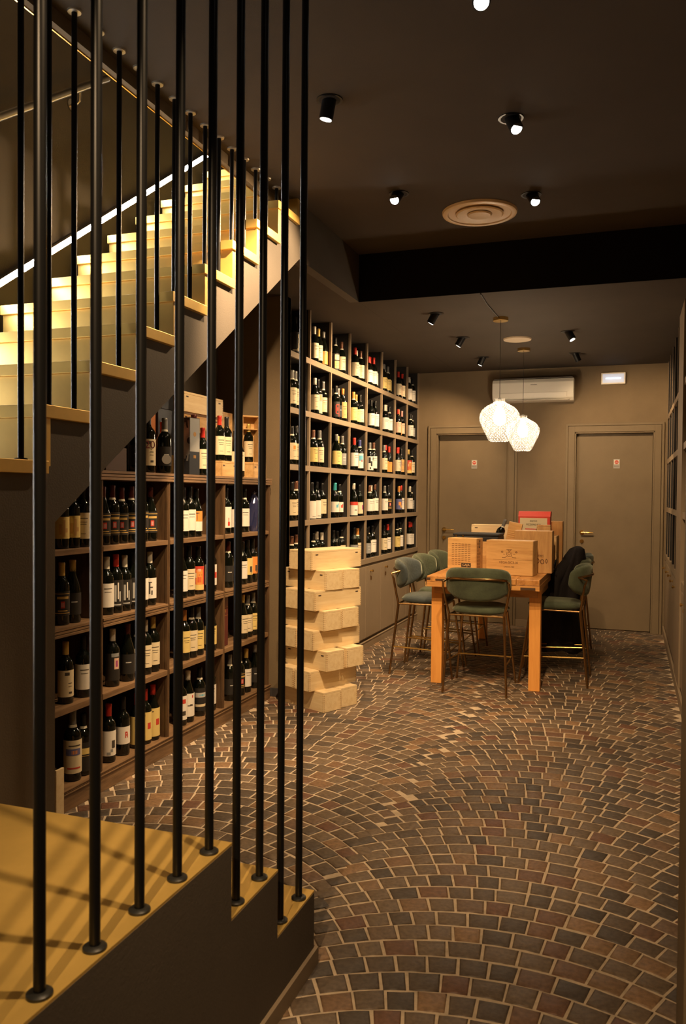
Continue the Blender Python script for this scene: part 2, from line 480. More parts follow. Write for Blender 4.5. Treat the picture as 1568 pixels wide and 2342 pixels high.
for yy in (1.5, 3.78):
    b = MB(); zz = nose(yy)+.905
    b.cyl((-2.95, yy, zz-.085), (-2.942, yy, zz-.085), .032, n=20)
    b.tube([(-2.945, yy, zz-.085), (-2.91, yy, zz-.085), (-2.89, yy, zz-.07), (-2.885, yy, zz-.018)], .007, 8)
    b.build('bracket', M_STEEL, hr, smooth=True)

# balusters
def post_mesh(h, r):
    return MB().lathe([(0, r), (h, r)], 16).mesh('baluster', M_IRON, smooth=True)
def baluster(parent, x, y, z0, z1, r, cache={}):
    key = (round(z1-z0, 3), r)
    if key not in cache: cache[key] = post_mesh(z1-z0, r)
    p = place('baluster', cache[key], parent, (x, y, z0))
    if 'fl' not in cache:
        cache['fl'] = MB().lathe([(0, .023), (.005, .023), (.008, .019), (.009, .012)], 24).mesh('base_flange', M_FLANGE, smooth=True)
        cache['fls'] = MB().lathe([(0, .023), (.005, .023), (.008, .019), (.009, .012)], 24).mesh('base_flange', M_FLANGE, smooth=True)
        cache['ros'] = MB().lathe([(-.007, .013), (-.006, .025), (0, .027)], 24).mesh('ceiling_rosette', M_CHROME, smooth=True)
    place('base_flange', cache['fl'], p, (0, 0, 0))
    place('ceiling_rosette', cache['ros'], p, (0, 0, z1-z0))
low = thing('stair_railing', 'near row of tall black steel rods fixed along the landing and bottom steps', 'railing')
for y, z in [(.705, .62), (.852, .62), (.999, .62), (1.147, .62), (1.302, .62), (1.453, .62), (1.604, .62), (1.752, .62), (1.898, .427), (2.041, .427), (2.185, .235), (2.329, .235)]:
    baluster(low, -.958, y, z+.002, ZC, .0108)
hi = thing('stair_railing', 'far row of black steel rods rising from each brass tread edge', 'railing')
for k in range(-3, 8):
    for dy in (.105, .247):
        if k == 7 and dy > .2: continue
        baluster(hi, -1.992, yk(k)+dy, zk(k), ZC, .0108)

# ------------------------------------------------------------------ bottles
CAPC = {'k': ('black', (.012, .012, .012)), 'r': ('red', (.55, .035, .02)), 'd': ('dark red', (.10, .018, .014)),
        'w': ('white', (.70, .66, .55)), 'o': ('orange', (.62, .27, .06)), 'g': ('gold', (.55, .38, .10)),
        's': ('grey', (.20, .20, .19)), 'b': ('blue', (.06, .07, .22)), 't': ('turquoise', (.05, .38, .42)),
        'n': ('brown', (.16, .07, .04)), 'a': ('tan', (.45, .28, .13)), 'p': ('pink', (.55, .28, .25))}
LC = {'cream': (.70, .60, .40), 'white': (.78, .74, .66), 'yellow': (.72, .56, .20), 'orange': (.75, .28, .06),
      'tan': (.60, .36, .13), 'pink': (.70, .45, .33), 'grey': (.28, .29, .29), 'blue': (.12, .13, .28),
      'black': (.02, .018, .016), 'ink': (.06, .05, .04), 'gold': (.55, .36, .10), 'red': (.55, .05, .03),
      'cyan': (.12, .42, .58), 'magenta': (.35, .06, .20), 'green': (.10, .16, .05), 'silver': (.5, .5, .48)}
LINES = [(-30, 35, .118, .121, 'ink'), (-25, 30, .105, .107, 'ink'), (-20, 25, .096, .098, 'ink'), (-15, 20, .062, .064, 'ink')]
# code: words for the label, base colour, z range, decals (deg0, deg1, z0, z1, colour)
LAB = {
 'c': ('cream label', 'cream', .045, .140, LINES), 'w': ('white label', 'white', .045, .140, LINES[:2]),
 'y': ('yellow label', 'yellow', .045, .135, LINES), 'o': ('orange label', 'orange', .030, .115, LINES[1:3]),
 'a': ('tan label', 'tan', .040, .150, LINES), 'p': ('pink label', 'pink', .045, .135, LINES[:3]),
 'e': ('grey label', 'grey', .045, .125, [(-20, 25, .095, .10, 'silver'), (-15, 20, .075, .08, 'silver')]),
 'u': ('blue picture label', 'blue', .045, .135, [(-40, 10, .08, .11, 'orange'), (-10, 40, .06, .08, 'tan')]),
 'k': ('black label', 'black', .045, .125, [(-20, 22, .09, .094, 'silver')]),
 'x': ('black and gold label', 'black', .050, .140, [(-60, 60, .130, .1325, 'gold'), (-42, 45, .112, .121, 'gold'), (-14, 14, .078, .103, 'red'), (-9, 9, .082, .098, 'silver'), (-60, 60, .058, .0605, 'gold'), (-35, 35, .066, .070, 'gold')]),
 'q': ('black label with pale crescent', 'black', .030, .150, [(-2, 14, .045, .055, 'cream'), (8, 26, .055, .085, 'cream'), (12, 30, .085, .115, 'cream'), (4, 22, .115, .138, 'cream'), (-60, 20, .040, .045, 'cream')]),
 'q2': ('black label with red swirl', 'black', .030, .160, [(-30, -16, .06, .13, 'red'), (-22, 20, .13, .138, 'red'), (14, 24, .03, .14, 'red'), (-20, 10, .052, .06, 'red'), (-10, 4, .08, .11, 'red')]),
 'v': ('pale lettered label', 'black', .020, .160, [(-40, 30, .105, .150, 'cream'), (-40, 30, .030, .095, 'yellow'), (-30, 20, .085, .088, 'ink'), (-30, 20, .070, .073, 'ink'), (-30, 20, .055, .058, 'ink'), (-30, 20, .040, .043, 'ink')]),
 'h': ('cream label under a grey picture', 'cream', .030, .150, [(-95, 95, .105, .150, 'grey'), (0, 30, .11, .145, 'orange')]),
 'C': ('cream label with orange crest', 'cream', .045, .145, [(-18, 18, .105, .128, 'orange')]+LINES[2:]),
 'U': ('white and blue label', 'white', .035, .145, [(-35, 30, .090, .130, 'cyan'), (-5, 25, .085, .10, 'red')]),
 'D': ('white label with black slashes', 'white', .020, .160, [(-60, -25, .09, .15, 'black'), (-25, 5, .06, .11, 'black'), (10, 35, .12, .15, 'black'), (-40, -20, .03, .05, 'black')]),
 'R': ('orange painted label', 'red', .035, .150, [(-40, 28, .060, .135, 'orange'), (-30, 10, .072, .098, 'red'), (-60, 45, .036, .062, 'yellow'), (-46, -36, .095, .118, 'cream'), (-26, 4, .125, .138, 'pink'), (-14, -7, .106, .110, 'ink'), (10, 17, .106, .110, 'ink')]),
 'l': ('tall white label', 'white', .018, .128, [(-20, 30, .030, .0325, 'ink')]),
 'B': ('white label with blue bird', 'white', .050, .120, [(-12, 22, .080, .100, 'cyan'), (10, 30, .095, .108, 'cyan')]),
 'E': ('white label with red bird', 'white', .050, .120, [(-12, 22, .080, .100, 'red'), (10, 30, .095, .108, 'red')]),
 'G': ('white label with red band', 'white', .020, .115, [(-95, 95, .092, .115, 'red'), (-20, 20, .055, .060, 'ink')]),
 'M': ('cream label with purple block', 'cream', .030, .115, [(8, 60, .060, .095, 'magenta')]),
 'P': ('yellow sketched label', 'yellow', .050, .155, [(-30, -10, .07, .12, 'tan'), (-5, 15, .06, .14, 'tan'), (15, 35, .08, .10, 'tan')]),
 'A': ('orange palm-tree label', 'white', .035, .160, [(-95, 95, .095, .160, 'orange'), (-3, 3, .100, .145, 'ink'), (-20, 20, .142, .150, 'ink')]),
 'O': ('white label with red ornament', 'white', .045, .150, [(-2, 22, .055, .075, 'red'), (4, 12, .075, .095, 'red')]),
 'N': ('black label with white figures', 'black', .040, .145, [(-24, -8, .060, .125, 'silver'), (0, 10, .07, .135, 'white'), (14, 26, .06, .10, 'silver'), (-30, 30, .045, .050, 'silver')]),
 'V': ('white label with black figure', 'white', .040, .155, [(-18, -6, .065, .130, 'ink'), (-28, 8, .128, .134, 'ink'), (2, 14, .06, .085, 'ink'), (-10, 16, .10, .106, 'ink')]),
 'Q': ('white label with red arc', 'white', .045, .145, [(-70, -20, .125, .140, 'red'), (-25, 15, .105, .125, 'red'), (10, 45, .08, .108, 'red')]),
 'F': ('yellow label with dark tree', 'yellow', .060, .150, [(4, 34, .075, .105, 'ink'), (15, 22, .065, .078, 'ink')]),
 'H': ('orange label with dark tree', 'orange', .060, .150, [(4, 34, .075, .105, 'ink'), (15, 22, .065, .078, 'ink')]),
 'L': ('tall cream label', 'cream', .035, .165, [(-25, 10, .140, .155, 'ink'), (0, 30, .10, .103, 'ink'), (0, 30, .085, .087, 'ink'), (5, 30, .05, .06, 'ink')]),
 'S': ('small pink picture label', 'black', .040, .150, [(-8, 34, .085, .130, 'pink'), (4, 22, .095, .120, 'magenta'), (-30, 34, .135, .150, 'grey')]),
 'Y': ('large yellow label', 'yellow', .050, .150, LINES[:3]),
 'I': ('large cream landscape label', 'cream', .040, .150, [(-60, 40, .100, .122, 'blue'), (-20, 20, .104, .116, 'orange'), (-50, 40, .055, .060, 'red'), (-40, 40, .130, .134, 'ink')]),
 'J': ('black label with yellow strip', 'black', .030, .140, [(-30, 45, .095, .118, 'yellow'), (-30, 45, .088, .090, 'gold')]),
 'K': ('white label with dark picture', 'white', .035, .165, [(10, 40, .075, .115, 'ink'), (-30, 0, .040, .055, 'grey'), (0, 20, .055, .070, 'grey')]),
 'Z': ('white label with large initial', 'white', .060, .130, [(0, 8, .085, .110, 'red'), (8, 20, .104, .110, 'red'), (8, 20, .094, .099, 'red'), (16, 24, .085, .105, 'red')]),
 'W': ('yellow label with red square', 'yellow', .030, .150, [(14, 46, .078, .104, 'red'), (-40, -5, .135, .138, 'ink')]),
 'X2': ('dotted red and white label', 'white', .040, .150, [(-20, 30, .115, .135, 'red'), (-20, 30, .06, .08, 'ink')]),
 'T': ('white script label', 'white', .040, .145, [(14, 26, .125, .137, 'red'), (-25, 25, .088, .092, 'ink'), (-5, 20, .092, .096, 'ink')]),
 'S2': ('black label with silver bands', 'black', .040, .150, [(-70, 70, .105, .128, 'silver'), (-70, 70, .060, .072, 'cream'), (-30, 30, .112, .120, 'cyan')]),
}
BR = .0375
PROF = {
 'bordeaux': [(0, .030), (.002, .0355), (.007, .0375), (.188, .0375), (.200, .0360), (.210, .0315), (.219, .0240), (.228, .0175), (.240, .0148), (.296, .0145)],
 'burgundy': [(0, .032), (.002, .0370), (.007, .0390), (.150, .0390), (.168, .0372), (.188, .0320), (.208, .0250), (.228, .0190), (.246, .0155), (.296, .0146)],
}
BODY = {k: MB().lathe(p, 22).mesh('glass_body', M_GLASSB, smooth=True, angle=50) for k, p in PROF.items()}
_cap = {}; _lab = {}
def cap_mesh(c):
    if c not in _cap:
        m = pbr('capsule_'+CAPC[c][0].replace(' ', '_'), CAPC[c][1], .32, metal=.25, spec=.5)
        _cap[c] = MB().lathe([(.238, .0156), (.286, .0152), (.2865, .0160), (.299, .0160), (.3015, .0140)], 18).mesh('capsule', m, smooth=True, angle=50)
    return _cap[c]
RING = MB().lathe([(.228, .0186), (.239, .0158)], 18, cap0=False, cap1=False).mesh('neck_band', pbr('neck_paper', (.66, .62, .50), .6), smooth=True)
def curved(mb, a0, a1, z0, z1, r, mi):
    n = max(1, int(abs(a1-a0)/12)+1)
    v = []; f = []
    for i in range(n+1):
        a = math.radians(a0+(a1-a0)*i/n)
        v += [(r*math.cos(a), r*math.sin(a), z0), (r*math.cos(a), r*math.sin(a), z1)]
    for i in range(n): f.append((2*i, 2*i+2, 2*i+3, 2*i+1))
    mb.add(v, f, mi)
def lab_mesh(code):
    if code not in _lab:
        w, base, z0, z1, dec = LAB[code]
        if z1 < .152:      # most paper labels are tall ones
            fz = lambda z: .034 + (z-.040)*1.30
            z0, z1 = fz(z0), fz(z1); dec = [(a, b, fz(c), fz(d), e) for a, b, c, d, e in dec]
        cols = [base]+sorted({d[4] for d in dec})
        mb = MB()
        curved(mb, -98, 98, z0, z1, .0393 if False else BR+.0006, 0)
        for a0, a1, b0, b1, c in dec: curved(mb, a0, a1, b0, b1, BR+.0011, cols.index(c))
        _lab[code] = mb.mesh('paper_label', [pbr('paper_'+c, LC[c], .55, var=.04, scale=20) for c in cols], smooth=True)
    return _lab[code]
def bottle(x, y, z, cap, lab, label, group, face=-38., scale=1., kind=None, rot=None):
    t = thing('wine_bottle', label, 'bottle', (x, y, z), math.radians(face), group, rot=rot)
    t.scale = (scale,)*3
    kind = kind or 'bordeaux'
    place('glass_body', BODY[kind], t)
    place('capsule', cap_mesh(cap), t)
    if cap in 'dsnb' or (cap in 'ko' and (len(label) % 2)): place('neck_band', RING, t)
    l = place('paper_label', lab_mesh(lab), t)
    if kind == 'burgundy': l.scale = (1.04, 1.04, 1)
    return t
def posword(i, n):
    if n == 1: return 'alone'
    if n == 2: return ('left of two', 'right of two')[i]
    if n == 3: return ('left of three', 'middle of three', 'right of three')[i]
    return (ORD[i]+' from left')
RACKROW = ['top row', 'second row', 'third row', 'fourth row', 'lowest row']
def fill(data, zs, place_words, group, face, fn=None):
    cells = {}
    for d in data: cells.setdefault((d[0], d[1]), []).append(d)
    for (r, c), L in cells.items():
        L.sort(key=lambda d: d[2])
        for i, (_, _, y, x, cap, lab) in enumerate(L):
            w = LAB[lab][0].replace(' label', '').replace('label ', '')
            words = '%s-capped bottle, %s, %s, %s' % (CAPC[cap][0], LAB[lab][0], posword(i, len(L)), place_words(r, c))
            kind = 'burgundy' if (r*7+c*3+i) % 5 == 0 else 'bordeaux'
            sc = 1.12 if lab == 'I' else (1.0 + ((r*5+c*11+i*7) % 5-2)*.012)
            bottle(x, y, zs[r], cap, lab, words, group, face + ((i*37+r*11) % 17-8), sc, kind)

# ------------------------------------------------------------------ wall rack on the left
RZ = {1: 2.5665, 2: 2.1485, 3: 1.7215, 4: 1.2935, 5: .8755}
DIV = [5.5, 5.60, 6.005, 6.485, 6.98, 7.48, 7.98, 8.48, 8.98, 9.475]
rk = thing('wall_wine_rack', 'tall built-in taupe wine rack with dark square cells along the left wall', 'wine rack', (0, 0, 0))
fr = MB()
# uprights and shelves; fronts taupe, insides dark
for i, y in enumerate(DIV[1:]):
    a, b = (y-.022, y+.0) if i else (5.502, 5.598)
    if i == 8: a, b = 9.47, YB-.001
    fr.box(XL-.018, XL, a, b, .86, ZL-.001, 0)
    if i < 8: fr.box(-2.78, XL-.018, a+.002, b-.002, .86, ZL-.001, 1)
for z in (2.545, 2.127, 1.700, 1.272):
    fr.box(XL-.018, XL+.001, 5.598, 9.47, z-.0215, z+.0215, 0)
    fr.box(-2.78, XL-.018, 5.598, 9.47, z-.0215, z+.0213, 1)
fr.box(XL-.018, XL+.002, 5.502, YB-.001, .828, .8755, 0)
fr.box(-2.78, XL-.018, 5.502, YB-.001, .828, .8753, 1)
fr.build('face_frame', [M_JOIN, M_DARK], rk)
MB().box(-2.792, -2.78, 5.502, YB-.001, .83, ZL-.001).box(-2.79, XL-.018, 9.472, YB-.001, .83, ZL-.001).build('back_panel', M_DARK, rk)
MB().box(-2.78, XL-.002, 5.502, 6.98, .095, .828).build('plain_base_panel', M_JOIN, rk)
MB().box(-2.78, XL-.03, 5.502, YB-.001, 0, .095).box(XL-.03, XL, 5.502, YB-.001, 0, .068).box(XL-.03, XL+.004, 5.502, YB-.001, .068, .074).build('plinth', M_JOIN, rk)
for i in range(5):
    a, b = DIV[4+i-0], DIV[5+i]
    c = thing('base_cabinet', 'taupe base cabinet under the left rack, %s from the crate tower' % ORD[i], 'cabinet', (XL, a, .095), 0, 'base cabinets under the left rack')
    w = b-a
    MB().box(-.38, -.02, 0, w, 0, .733).build('body', M_JOIN, c)
    d = MB().box(-.02, -.002, .004, w-.004, .012, .705).build('door', M_JOIN, c, bevel=.0015)
    k = MB(); yy = w*.30 if i % 2 == 0 else w*.30
    k.lathe([(0, .010), (.004, .010), (.006, .005), (.016, .005), (.020, .012), (.028, .013), (.032, .008)], 16, 0, Matrix.Translation((-.002, yy, .655)) @ Matrix.Rotation(PI/2, 4, 'Y'))
    k.build('knob', M_BRASS, d, smooth=True)
    q = MB(); q.lathe([(0, .007), (.002, .007)], 14, 0, Matrix.Translation((-.002, yy, .60)) @ Matrix.Rotation(PI/2, 4, 'Y'))
    q.box(0, .010, yy-.003, yy+.003, .565, .602)
    q.build('key', M_OLDBRASS, d)
RACK=[(1,1,5.827,-2.462,"k","q"),(1,2,6.228,-2.462,"w","c"),(1,2,6.359,-2.478,"g","c"),(1,2,6.438,-2.462,"s","o"),(1,3,6.733,-2.462,"k","v"),(1,3,6.896,-2.462,"n","c"),(1,4,7.271,-2.462,"r","c"),(1,4,7.359,-2.478,"w","c"),(1,4,7.438,-2.462,"n","c"),(1,5,7.701,-2.462,"r","w"),(1,5,7.780,-2.478,"r","w"),(1,5,7.859,-2.462,"r","w"),(1,5,7.938,-2.478,"k","w"),(1,6,8.201,-2.462,"s","y"),(1,6,8.280,-2.478,"s","y"),(1,6,8.359,-2.462,"s","y"),(1,6,8.438,-2.478,"k","y"),(1,7,8.780,-2.462,"r","c"),(1,7,8.859,-2.478,"k","p"),(1,7,8.938,-2.462,"r","c"),(1,8,9.250,-2.462,"w","w"),(1,8,9.329,-2.478,"w","w"),(1,8,9.408,-2.462,"k","w"),(2,1,5.775,-2.462,"s","c"),(2,1,5.873,-2.478,"s","c"),(2,1,5.952,-2.462,"s","c"),(2,2,6.249,-2.462,"w","c"),(2,2,6.359,-2.478,"k","h"),(2,2,6.438,-2.462,"s","c"),(2,3,6.756,-2.462,"k","q2"),(2,3,6.859,-2.478,"s","k"),(2,3,6.938,-2.462,"o","a"),(2,4,7.238,-2.462,"o","y"),(2,4,7.359,-2.478,"o","y"),(2,4,7.438,-2.462,"k","c"),(2,5,7.792,-2.462,"k","w"),(2,5,7.931,-2.462,"k","w"),(2,6,8.279,-2.462,"w","w"),(2,6,8.359,-2.478,"w","w"),(2,6,8.438,-2.462,"k","w"),(2,7,8.780,-2.462,"r","p"),(2,7,8.859,-2.478,"a","o"),(2,7,8.938,-2.462,"p","p"),(2,8,9.329,-2.462,"k","w"),(2,8,9.408,-2.462,"k","e"),(3,1,5.779,-2.462,"k","C"),(3,1,5.863,-2.462,"k","c"),(3,2,6.224,-2.462,"n","y"),(3,2,6.366,-2.462,"s","c"),(3,3,6.780,-2.462,"s","y"),(3,3,6.859,-2.478,"g","y"),(3,3,6.938,-2.462,"s","e"),(3,4,7.274,-2.462,"r","w"),(3,4,7.438,-2.462,"b","U"),(3,5,7.759,-2.462,"s","D"),(3,5,7.883,-2.462,"n","w"),(3,6,8.257,-2.462,"s","c"),(3,6,8.359,-2.478,"r","o"),(3,6,8.438,-2.462,"r","o"),(3,7,8.780,-2.462,"r","c"),(3,7,8.859,-2.478,"r","u"),(3,7,8.938,-2.462,"k","a"),(3,8,9.250,-2.462,"g","R"),(3,8,9.329,-2.478,"k","w"),(3,8,9.408,-2.462,"k","c"),(4,1,5.791,-2.462,"k","c"),(4,1,5.870,-2.462,"n","c"),(4,2,6.200,-2.462,"k","l"),(4,2,6.347,-2.478,"k","l"),(4,2,6.438,-2.462,"k","c"),(4,3,6.752,-2.462,"t","B"),(4,3,6.870,-2.462,"k","E"),(4,4,7.268,-2.462,"w","G"),(4,4,7.438,-2.462,"k","M"),(4,5,7.762,-2.462,"n","w"),(4,5,7.859,-2.478,"w","w"),(4,5,7.938,-2.462,"n","w"),(4,6,8.290,-2.462,"s","w"),(4,6,8.423,-2.462,"k","x"),(4,7,8.853,-2.462,"o","u"),(4,7,8.938,-2.462,"r","w"),(4,8,9.329,-2.462,"w","w"),(4,8,9.408,-2.462,"k","e"),(5,1,5.789,-2.462,"n","c"),(5,1,5.879,-2.462,"n","c"),(5,2,6.243,-2.462,"k","c"),(5,2,6.359,-2.478,"w","c"),(5,2,6.438,-2.462,"w","c"),(5,3,6.723,-2.462,"k","c"),(5,3,6.859,-2.478,"k","c"),(5,3,6.938,-2.462,"k","c"),(5,4,7.289,-2.462,"k","e"),(5,4,7.394,-2.462,"o","c"),(5,5,7.701,-2.462,"k","e"),(5,5,7.780,-2.478,"k","w"),(5,5,7.859,-2.462,"k","w"),(5,5,7.938,-2.478,"k","w"),(5,6,8.279,-2.462,"k","c"),(5,6,8.418,-2.462,"r","w"),(5,7,8.798,-2.462,"k","y"),(5,7,8.916,-2.462,"k","w"),(5,8,9.329,-2.462,"r","w"),(5,8,9.408,-2.462,"r","w")]
fill(RACK, RZ, lambda r, c: '%s, %s rack column' % (RACKROW[r-1], ORD[c-1]), 'wine bottles in the left wall rack', -38)

# ------------------------------------------------------------------ rack on the right wall
rr = thing('wall_wine_rack', 'built-in taupe wine rack seen edge-on along the right wall', 'wine rack')
fr = MB()
RD = [9.40, 8.98, 8.50, 8.02, 7.55, 7.12]
for y in RD:
    fr.box(XR, XR+.003, y-.022, y, .86, ZL-.001, 0)
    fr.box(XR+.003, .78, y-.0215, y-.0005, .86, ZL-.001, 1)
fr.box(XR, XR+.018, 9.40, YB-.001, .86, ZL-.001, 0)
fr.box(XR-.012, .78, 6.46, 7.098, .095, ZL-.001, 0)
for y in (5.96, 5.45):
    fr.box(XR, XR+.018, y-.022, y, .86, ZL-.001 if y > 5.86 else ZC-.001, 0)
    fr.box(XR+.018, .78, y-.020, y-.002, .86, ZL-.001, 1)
fr.box(XR, XR+.018, 5.302, 5.43, .86, ZC-.001, 0)
for z in (2.345, 1.872, 1.365):
    for a, b in ((7.12, 9.38), (5.43, 6.46)):
        fr.box(XR-.002, XR+.018, a, b, z-.024, z+.024, 0)
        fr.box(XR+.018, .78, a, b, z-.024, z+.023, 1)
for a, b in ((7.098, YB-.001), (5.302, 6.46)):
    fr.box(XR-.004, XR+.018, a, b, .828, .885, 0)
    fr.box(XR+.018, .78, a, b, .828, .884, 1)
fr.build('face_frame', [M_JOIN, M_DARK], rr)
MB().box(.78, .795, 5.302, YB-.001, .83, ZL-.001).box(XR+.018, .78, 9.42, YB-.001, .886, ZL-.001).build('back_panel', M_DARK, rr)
MB().box(XR+.02, .78, 5.302, YB-.001, 0, .095).build('plinth', M_JOIN, rr)
RCAB = [(9.0, 9.49, .735, 9.40), (8.52, 9.0, .76, 8.62), (8.04, 8.52, .77, 8.12), (7.58, 8.04, .76, 7.70), (7.10, 7.58, .76, 7.2), (5.88, 6.458, .76, 6.03), (5.31, 5.88, .76, 5.70)]
for i, (a, b, kz, ky) in enumerate(RCAB):
    c = thing('base_cabinet', 'taupe base cabinet under the right rack, %s from the right back door' % ORD[i], 'cabinet', (XR, a, .095), 0, 'base cabinets under the right rack')
    MB().box(.02, .40, 0, b-a-.002, 0, .733).build('body', M_JOIN, c)
    d = MB().box(.0, .02, .003, b-a-.005, .012, .712).build('door', M_JOIN, c, bevel=.0015)
    k = MB(); k.lathe([(0, .010), (.004, .010), (.006, .005), (.016, .005), (.020, .012), (.028, .013), (.032, .008)], 16, 0, Matrix.Translation((0, ky-a, kz-.095)) @ Matrix.Rotation(-PI/2, 4, 'Y'))
    k.build('knob', M_BRASS, d, smooth=True)
RR = [(1, 5, 7.70, 'w', 'y'), (1, 5, 7.30, 'w', 'c'), (1, 4, 8.17, 'w', 'c'), (1, 3, 8.72, 'k', 'c'), (2, 2, 9.15, 'r', 'w'), (2, 4, 8.17, 'r', 'c'), (2, 5, 7.70, 'k', 'c'), (2, 5, 7.30, 'o', 'p'),
      (3, 2, 9.15, 'k', 'c'), (3, 3, 8.70, 'k', 'w'), (3, 4, 8.20, 's', 'c'), (4, 4, 8.20, 'k', 'w'), (4, 5, 7.50, 'k', 'y')]
ZR = {1: 2.369, 2: 1.896, 3: 1.389, 4: .885}
RW = {1: 'top', 2: 'second', 3: 'third', 4: 'lowest'}
for r, c, y, cap, lab in RR:
    y = min(y, [0, 0, 9.40, 8.98, 8.50, 8.02][c]-.07)
    y = max(y, [0, 0, 8.98, 8.50, 8.02, 7.12][c]+.045)
    bottle(XR+.062, y, ZR[r], cap, lab, '%s-capped bottle, %s, %s right-wall row, %s cell from right back door' % (CAPC[cap][0], LAB[lab][0], RW[r], ORD[c-1]) + (', nearer one' if (r, c, y < 7.4) in ((1, 5, True), (2, 5, True)) else ''), 'wine bottles in the right wall rack', 200)

# ------------------------------------------------------------------ walnut bookcase under the stairs
XK = -2.475
bk = thing('walnut_bookcase', 'brown walnut bookcase full of wine bottles under the brass stairs', 'bookcase')
BD = [2.76, 3.41, 4.035, 4.705, 5.40]
for i, y in enumerate(BD):
    u = MB(); u.box(-2.82, XK-.012, y-.012, y+.012, .0, 1.56)
    u.box(XK-.014, XK, y-.014, y+.014, .0, 1.56); u.cyl((XK, y, .10), (XK, y, 1.56), .006, n=8)
    u.build('upright', M_WALNUTV, bk)
def moulding(mb, y0, y1, z0, z1, n, x=XK):
    h = (z1-z0)/n
    for i in range(n):
        mb.box(x-.02, x+.004+.003*((i+1) % 2), y0, y1, z0+h*i+.0015, z0+h*(i+1)-.0015)
for i in range(4):
    a, b = BD[i]+.012, BD[i+1]-.012
    for z, th in ((1.23, .026), (.87, .048), (.49, .030)):
        s_ = MB(); s_.box(-2.82, XK-.01, a, b, z-.022, z)
        if th > .04: moulding(s_, a, b, z-th, z-.001, 3)
        else: s_.box(XK-.02, XK+.004, a, b, z-th, z-.001)
        s_.build('shelf', M_WALNUT, bk, bevel=.001)
bt = MB(); bt.box(-2.82, XK-.01, BD[0]-.02, BD[4]+.02, 1.562, 1.609); moulding(bt, BD[0]-.02, BD[4]+.02, 1.560, 1.609, 3, XK+.006)
bt.build('top_board', M_WALNUT, bk, bevel=.001)
pl = MB(); pl.box(-2.82, XK-.005, BD[0], BD[4]+.012, 0, .103); moulding(pl, BD[0], BD[4]+.03, .078, .105, 3, XK+.006); pl.box(XK-.01, XK+.006, BD[0], BD[4]+.02, 0, .078)
pl.build('plinth', M_WALNUT, bk, bevel=.001)
MB().box(-2.835, -2.82, BD[0], BD[4]+.012, 0, 1.60).build('back_panel', M_DARK, bk)
tag(MB().box(XK+.012, XK+.024, 3.045, 3.100, 0, .225).build('wood_batten', M_PINE, bevel=.002), 'pale raw wood batten standing at the lower left corner of the walnut bookcase', 'batten')
BOOK=[(1,0,3.183,-2.535,"k","P"),(1,0,3.262,-2.535,"k","P"),(1,0,3.341,-2.535,"k","c"),(1,1,3.504,-2.535,"d","x"),(1,1,3.583,-2.535,"d","x"),(1,1,3.665,-2.535,"d","x"),(1,1,3.754,-2.535,"d","x"),(1,1,3.851,-2.535,"d","x"),(1,1,3.939,-2.535,"d","x"),(1,2,4.290,-2.535,"k","w"),(1,2,4.369,-2.535,"k","w"),(1,2,4.448,-2.535,"k","A"),(1,3,4.839,-2.535,"k","O"),(1,3,4.975,-2.535,"k","w"),(1,3,5.113,-2.535,"k","w"),(2,0,3.187,-2.535,"g","x"),(2,0,3.267,-2.535,"g","k"),(2,1,3.537,-2.535,"w","w"),(2,1,3.616,-2.535,"r","N"),(2,1,3.695,-2.535,"w","N"),(2,1,3.774,-2.535,"k","N"),(2,1,3.853,-2.535,"w","V"),(2,1,3.935,-2.535,"w","V"),(2,2,4.275,-2.535,"k","w"),(2,2,4.366,-2.535,"k","c"),(2,2,4.476,-2.535,"k","R"),(2,2,4.640,-2.535,"k","Q"),(2,3,4.877,-2.535,"d","k"),(2,3,5.086,-2.535,"k","w"),(2,3,5.165,-2.535,"k","F"),(2,3,5.247,-2.535,"k","H"),(3,0,3.216,-2.535,"g","L"),(3,0,3.350,-2.535,"k","w"),(3,1,3.589,-2.535,"w","S"),(3,1,3.722,-2.535,"d","k"),(3,1,3.812,-2.535,"k","w"),(3,1,3.891,-2.535,"w","c"),(3,1,3.970,-2.535,"g","c"),(3,2,4.310,-2.535,"o","Y"),(3,2,4.398,-2.535,"k","c"),(3,2,4.480,-2.535,"s","y"),(3,2,4.640,-2.535,"k","y"),(3,3,5.096,-2.535,"g","c"),(3,3,5.177,-2.535,"s","c"),(3,3,5.265,-2.535,"s","y"),(4,0,3.269,-2.535,"s","I"),(4,0,3.350,-2.535,"k","J"),(4,1,3.557,-2.535,"r","K"),(4,1,3.681,-2.535,"k","Z"),(4,1,3.812,-2.535,"r","W"),(4,1,3.891,-2.535,"r","W"),(4,1,3.970,-2.535,"r","W"),(4,2,4.276,-2.535,"k","X2"),(4,2,4.358,-2.535,"w","T"),(4,2,4.503,-2.535,"k","S2"),(4,2,4.640,-2.535,"o","w"),(4,3,4.909,-2.535,"s","k"),(4,3,5.061,-2.535,"k","x"),(4,3,5.158,-2.535,"g","w"),(4,3,5.297,-2.535,"s","k")]
BZ = {1: 1.2302, 2: .8702, 3: .4902, 4: .1052}
BROW = ['top shelf', 'second shelf', 'third shelf', 'bottom shelf']
BBAY = ['leftmost', 'second', 'third', 'rightmost']
fill(BOOK, BZ, lambda r, c: '%s, %s walnut bay' % (BROW[r-1], BBAY[c]), 'wine bottles in the walnut bookcase', -40)
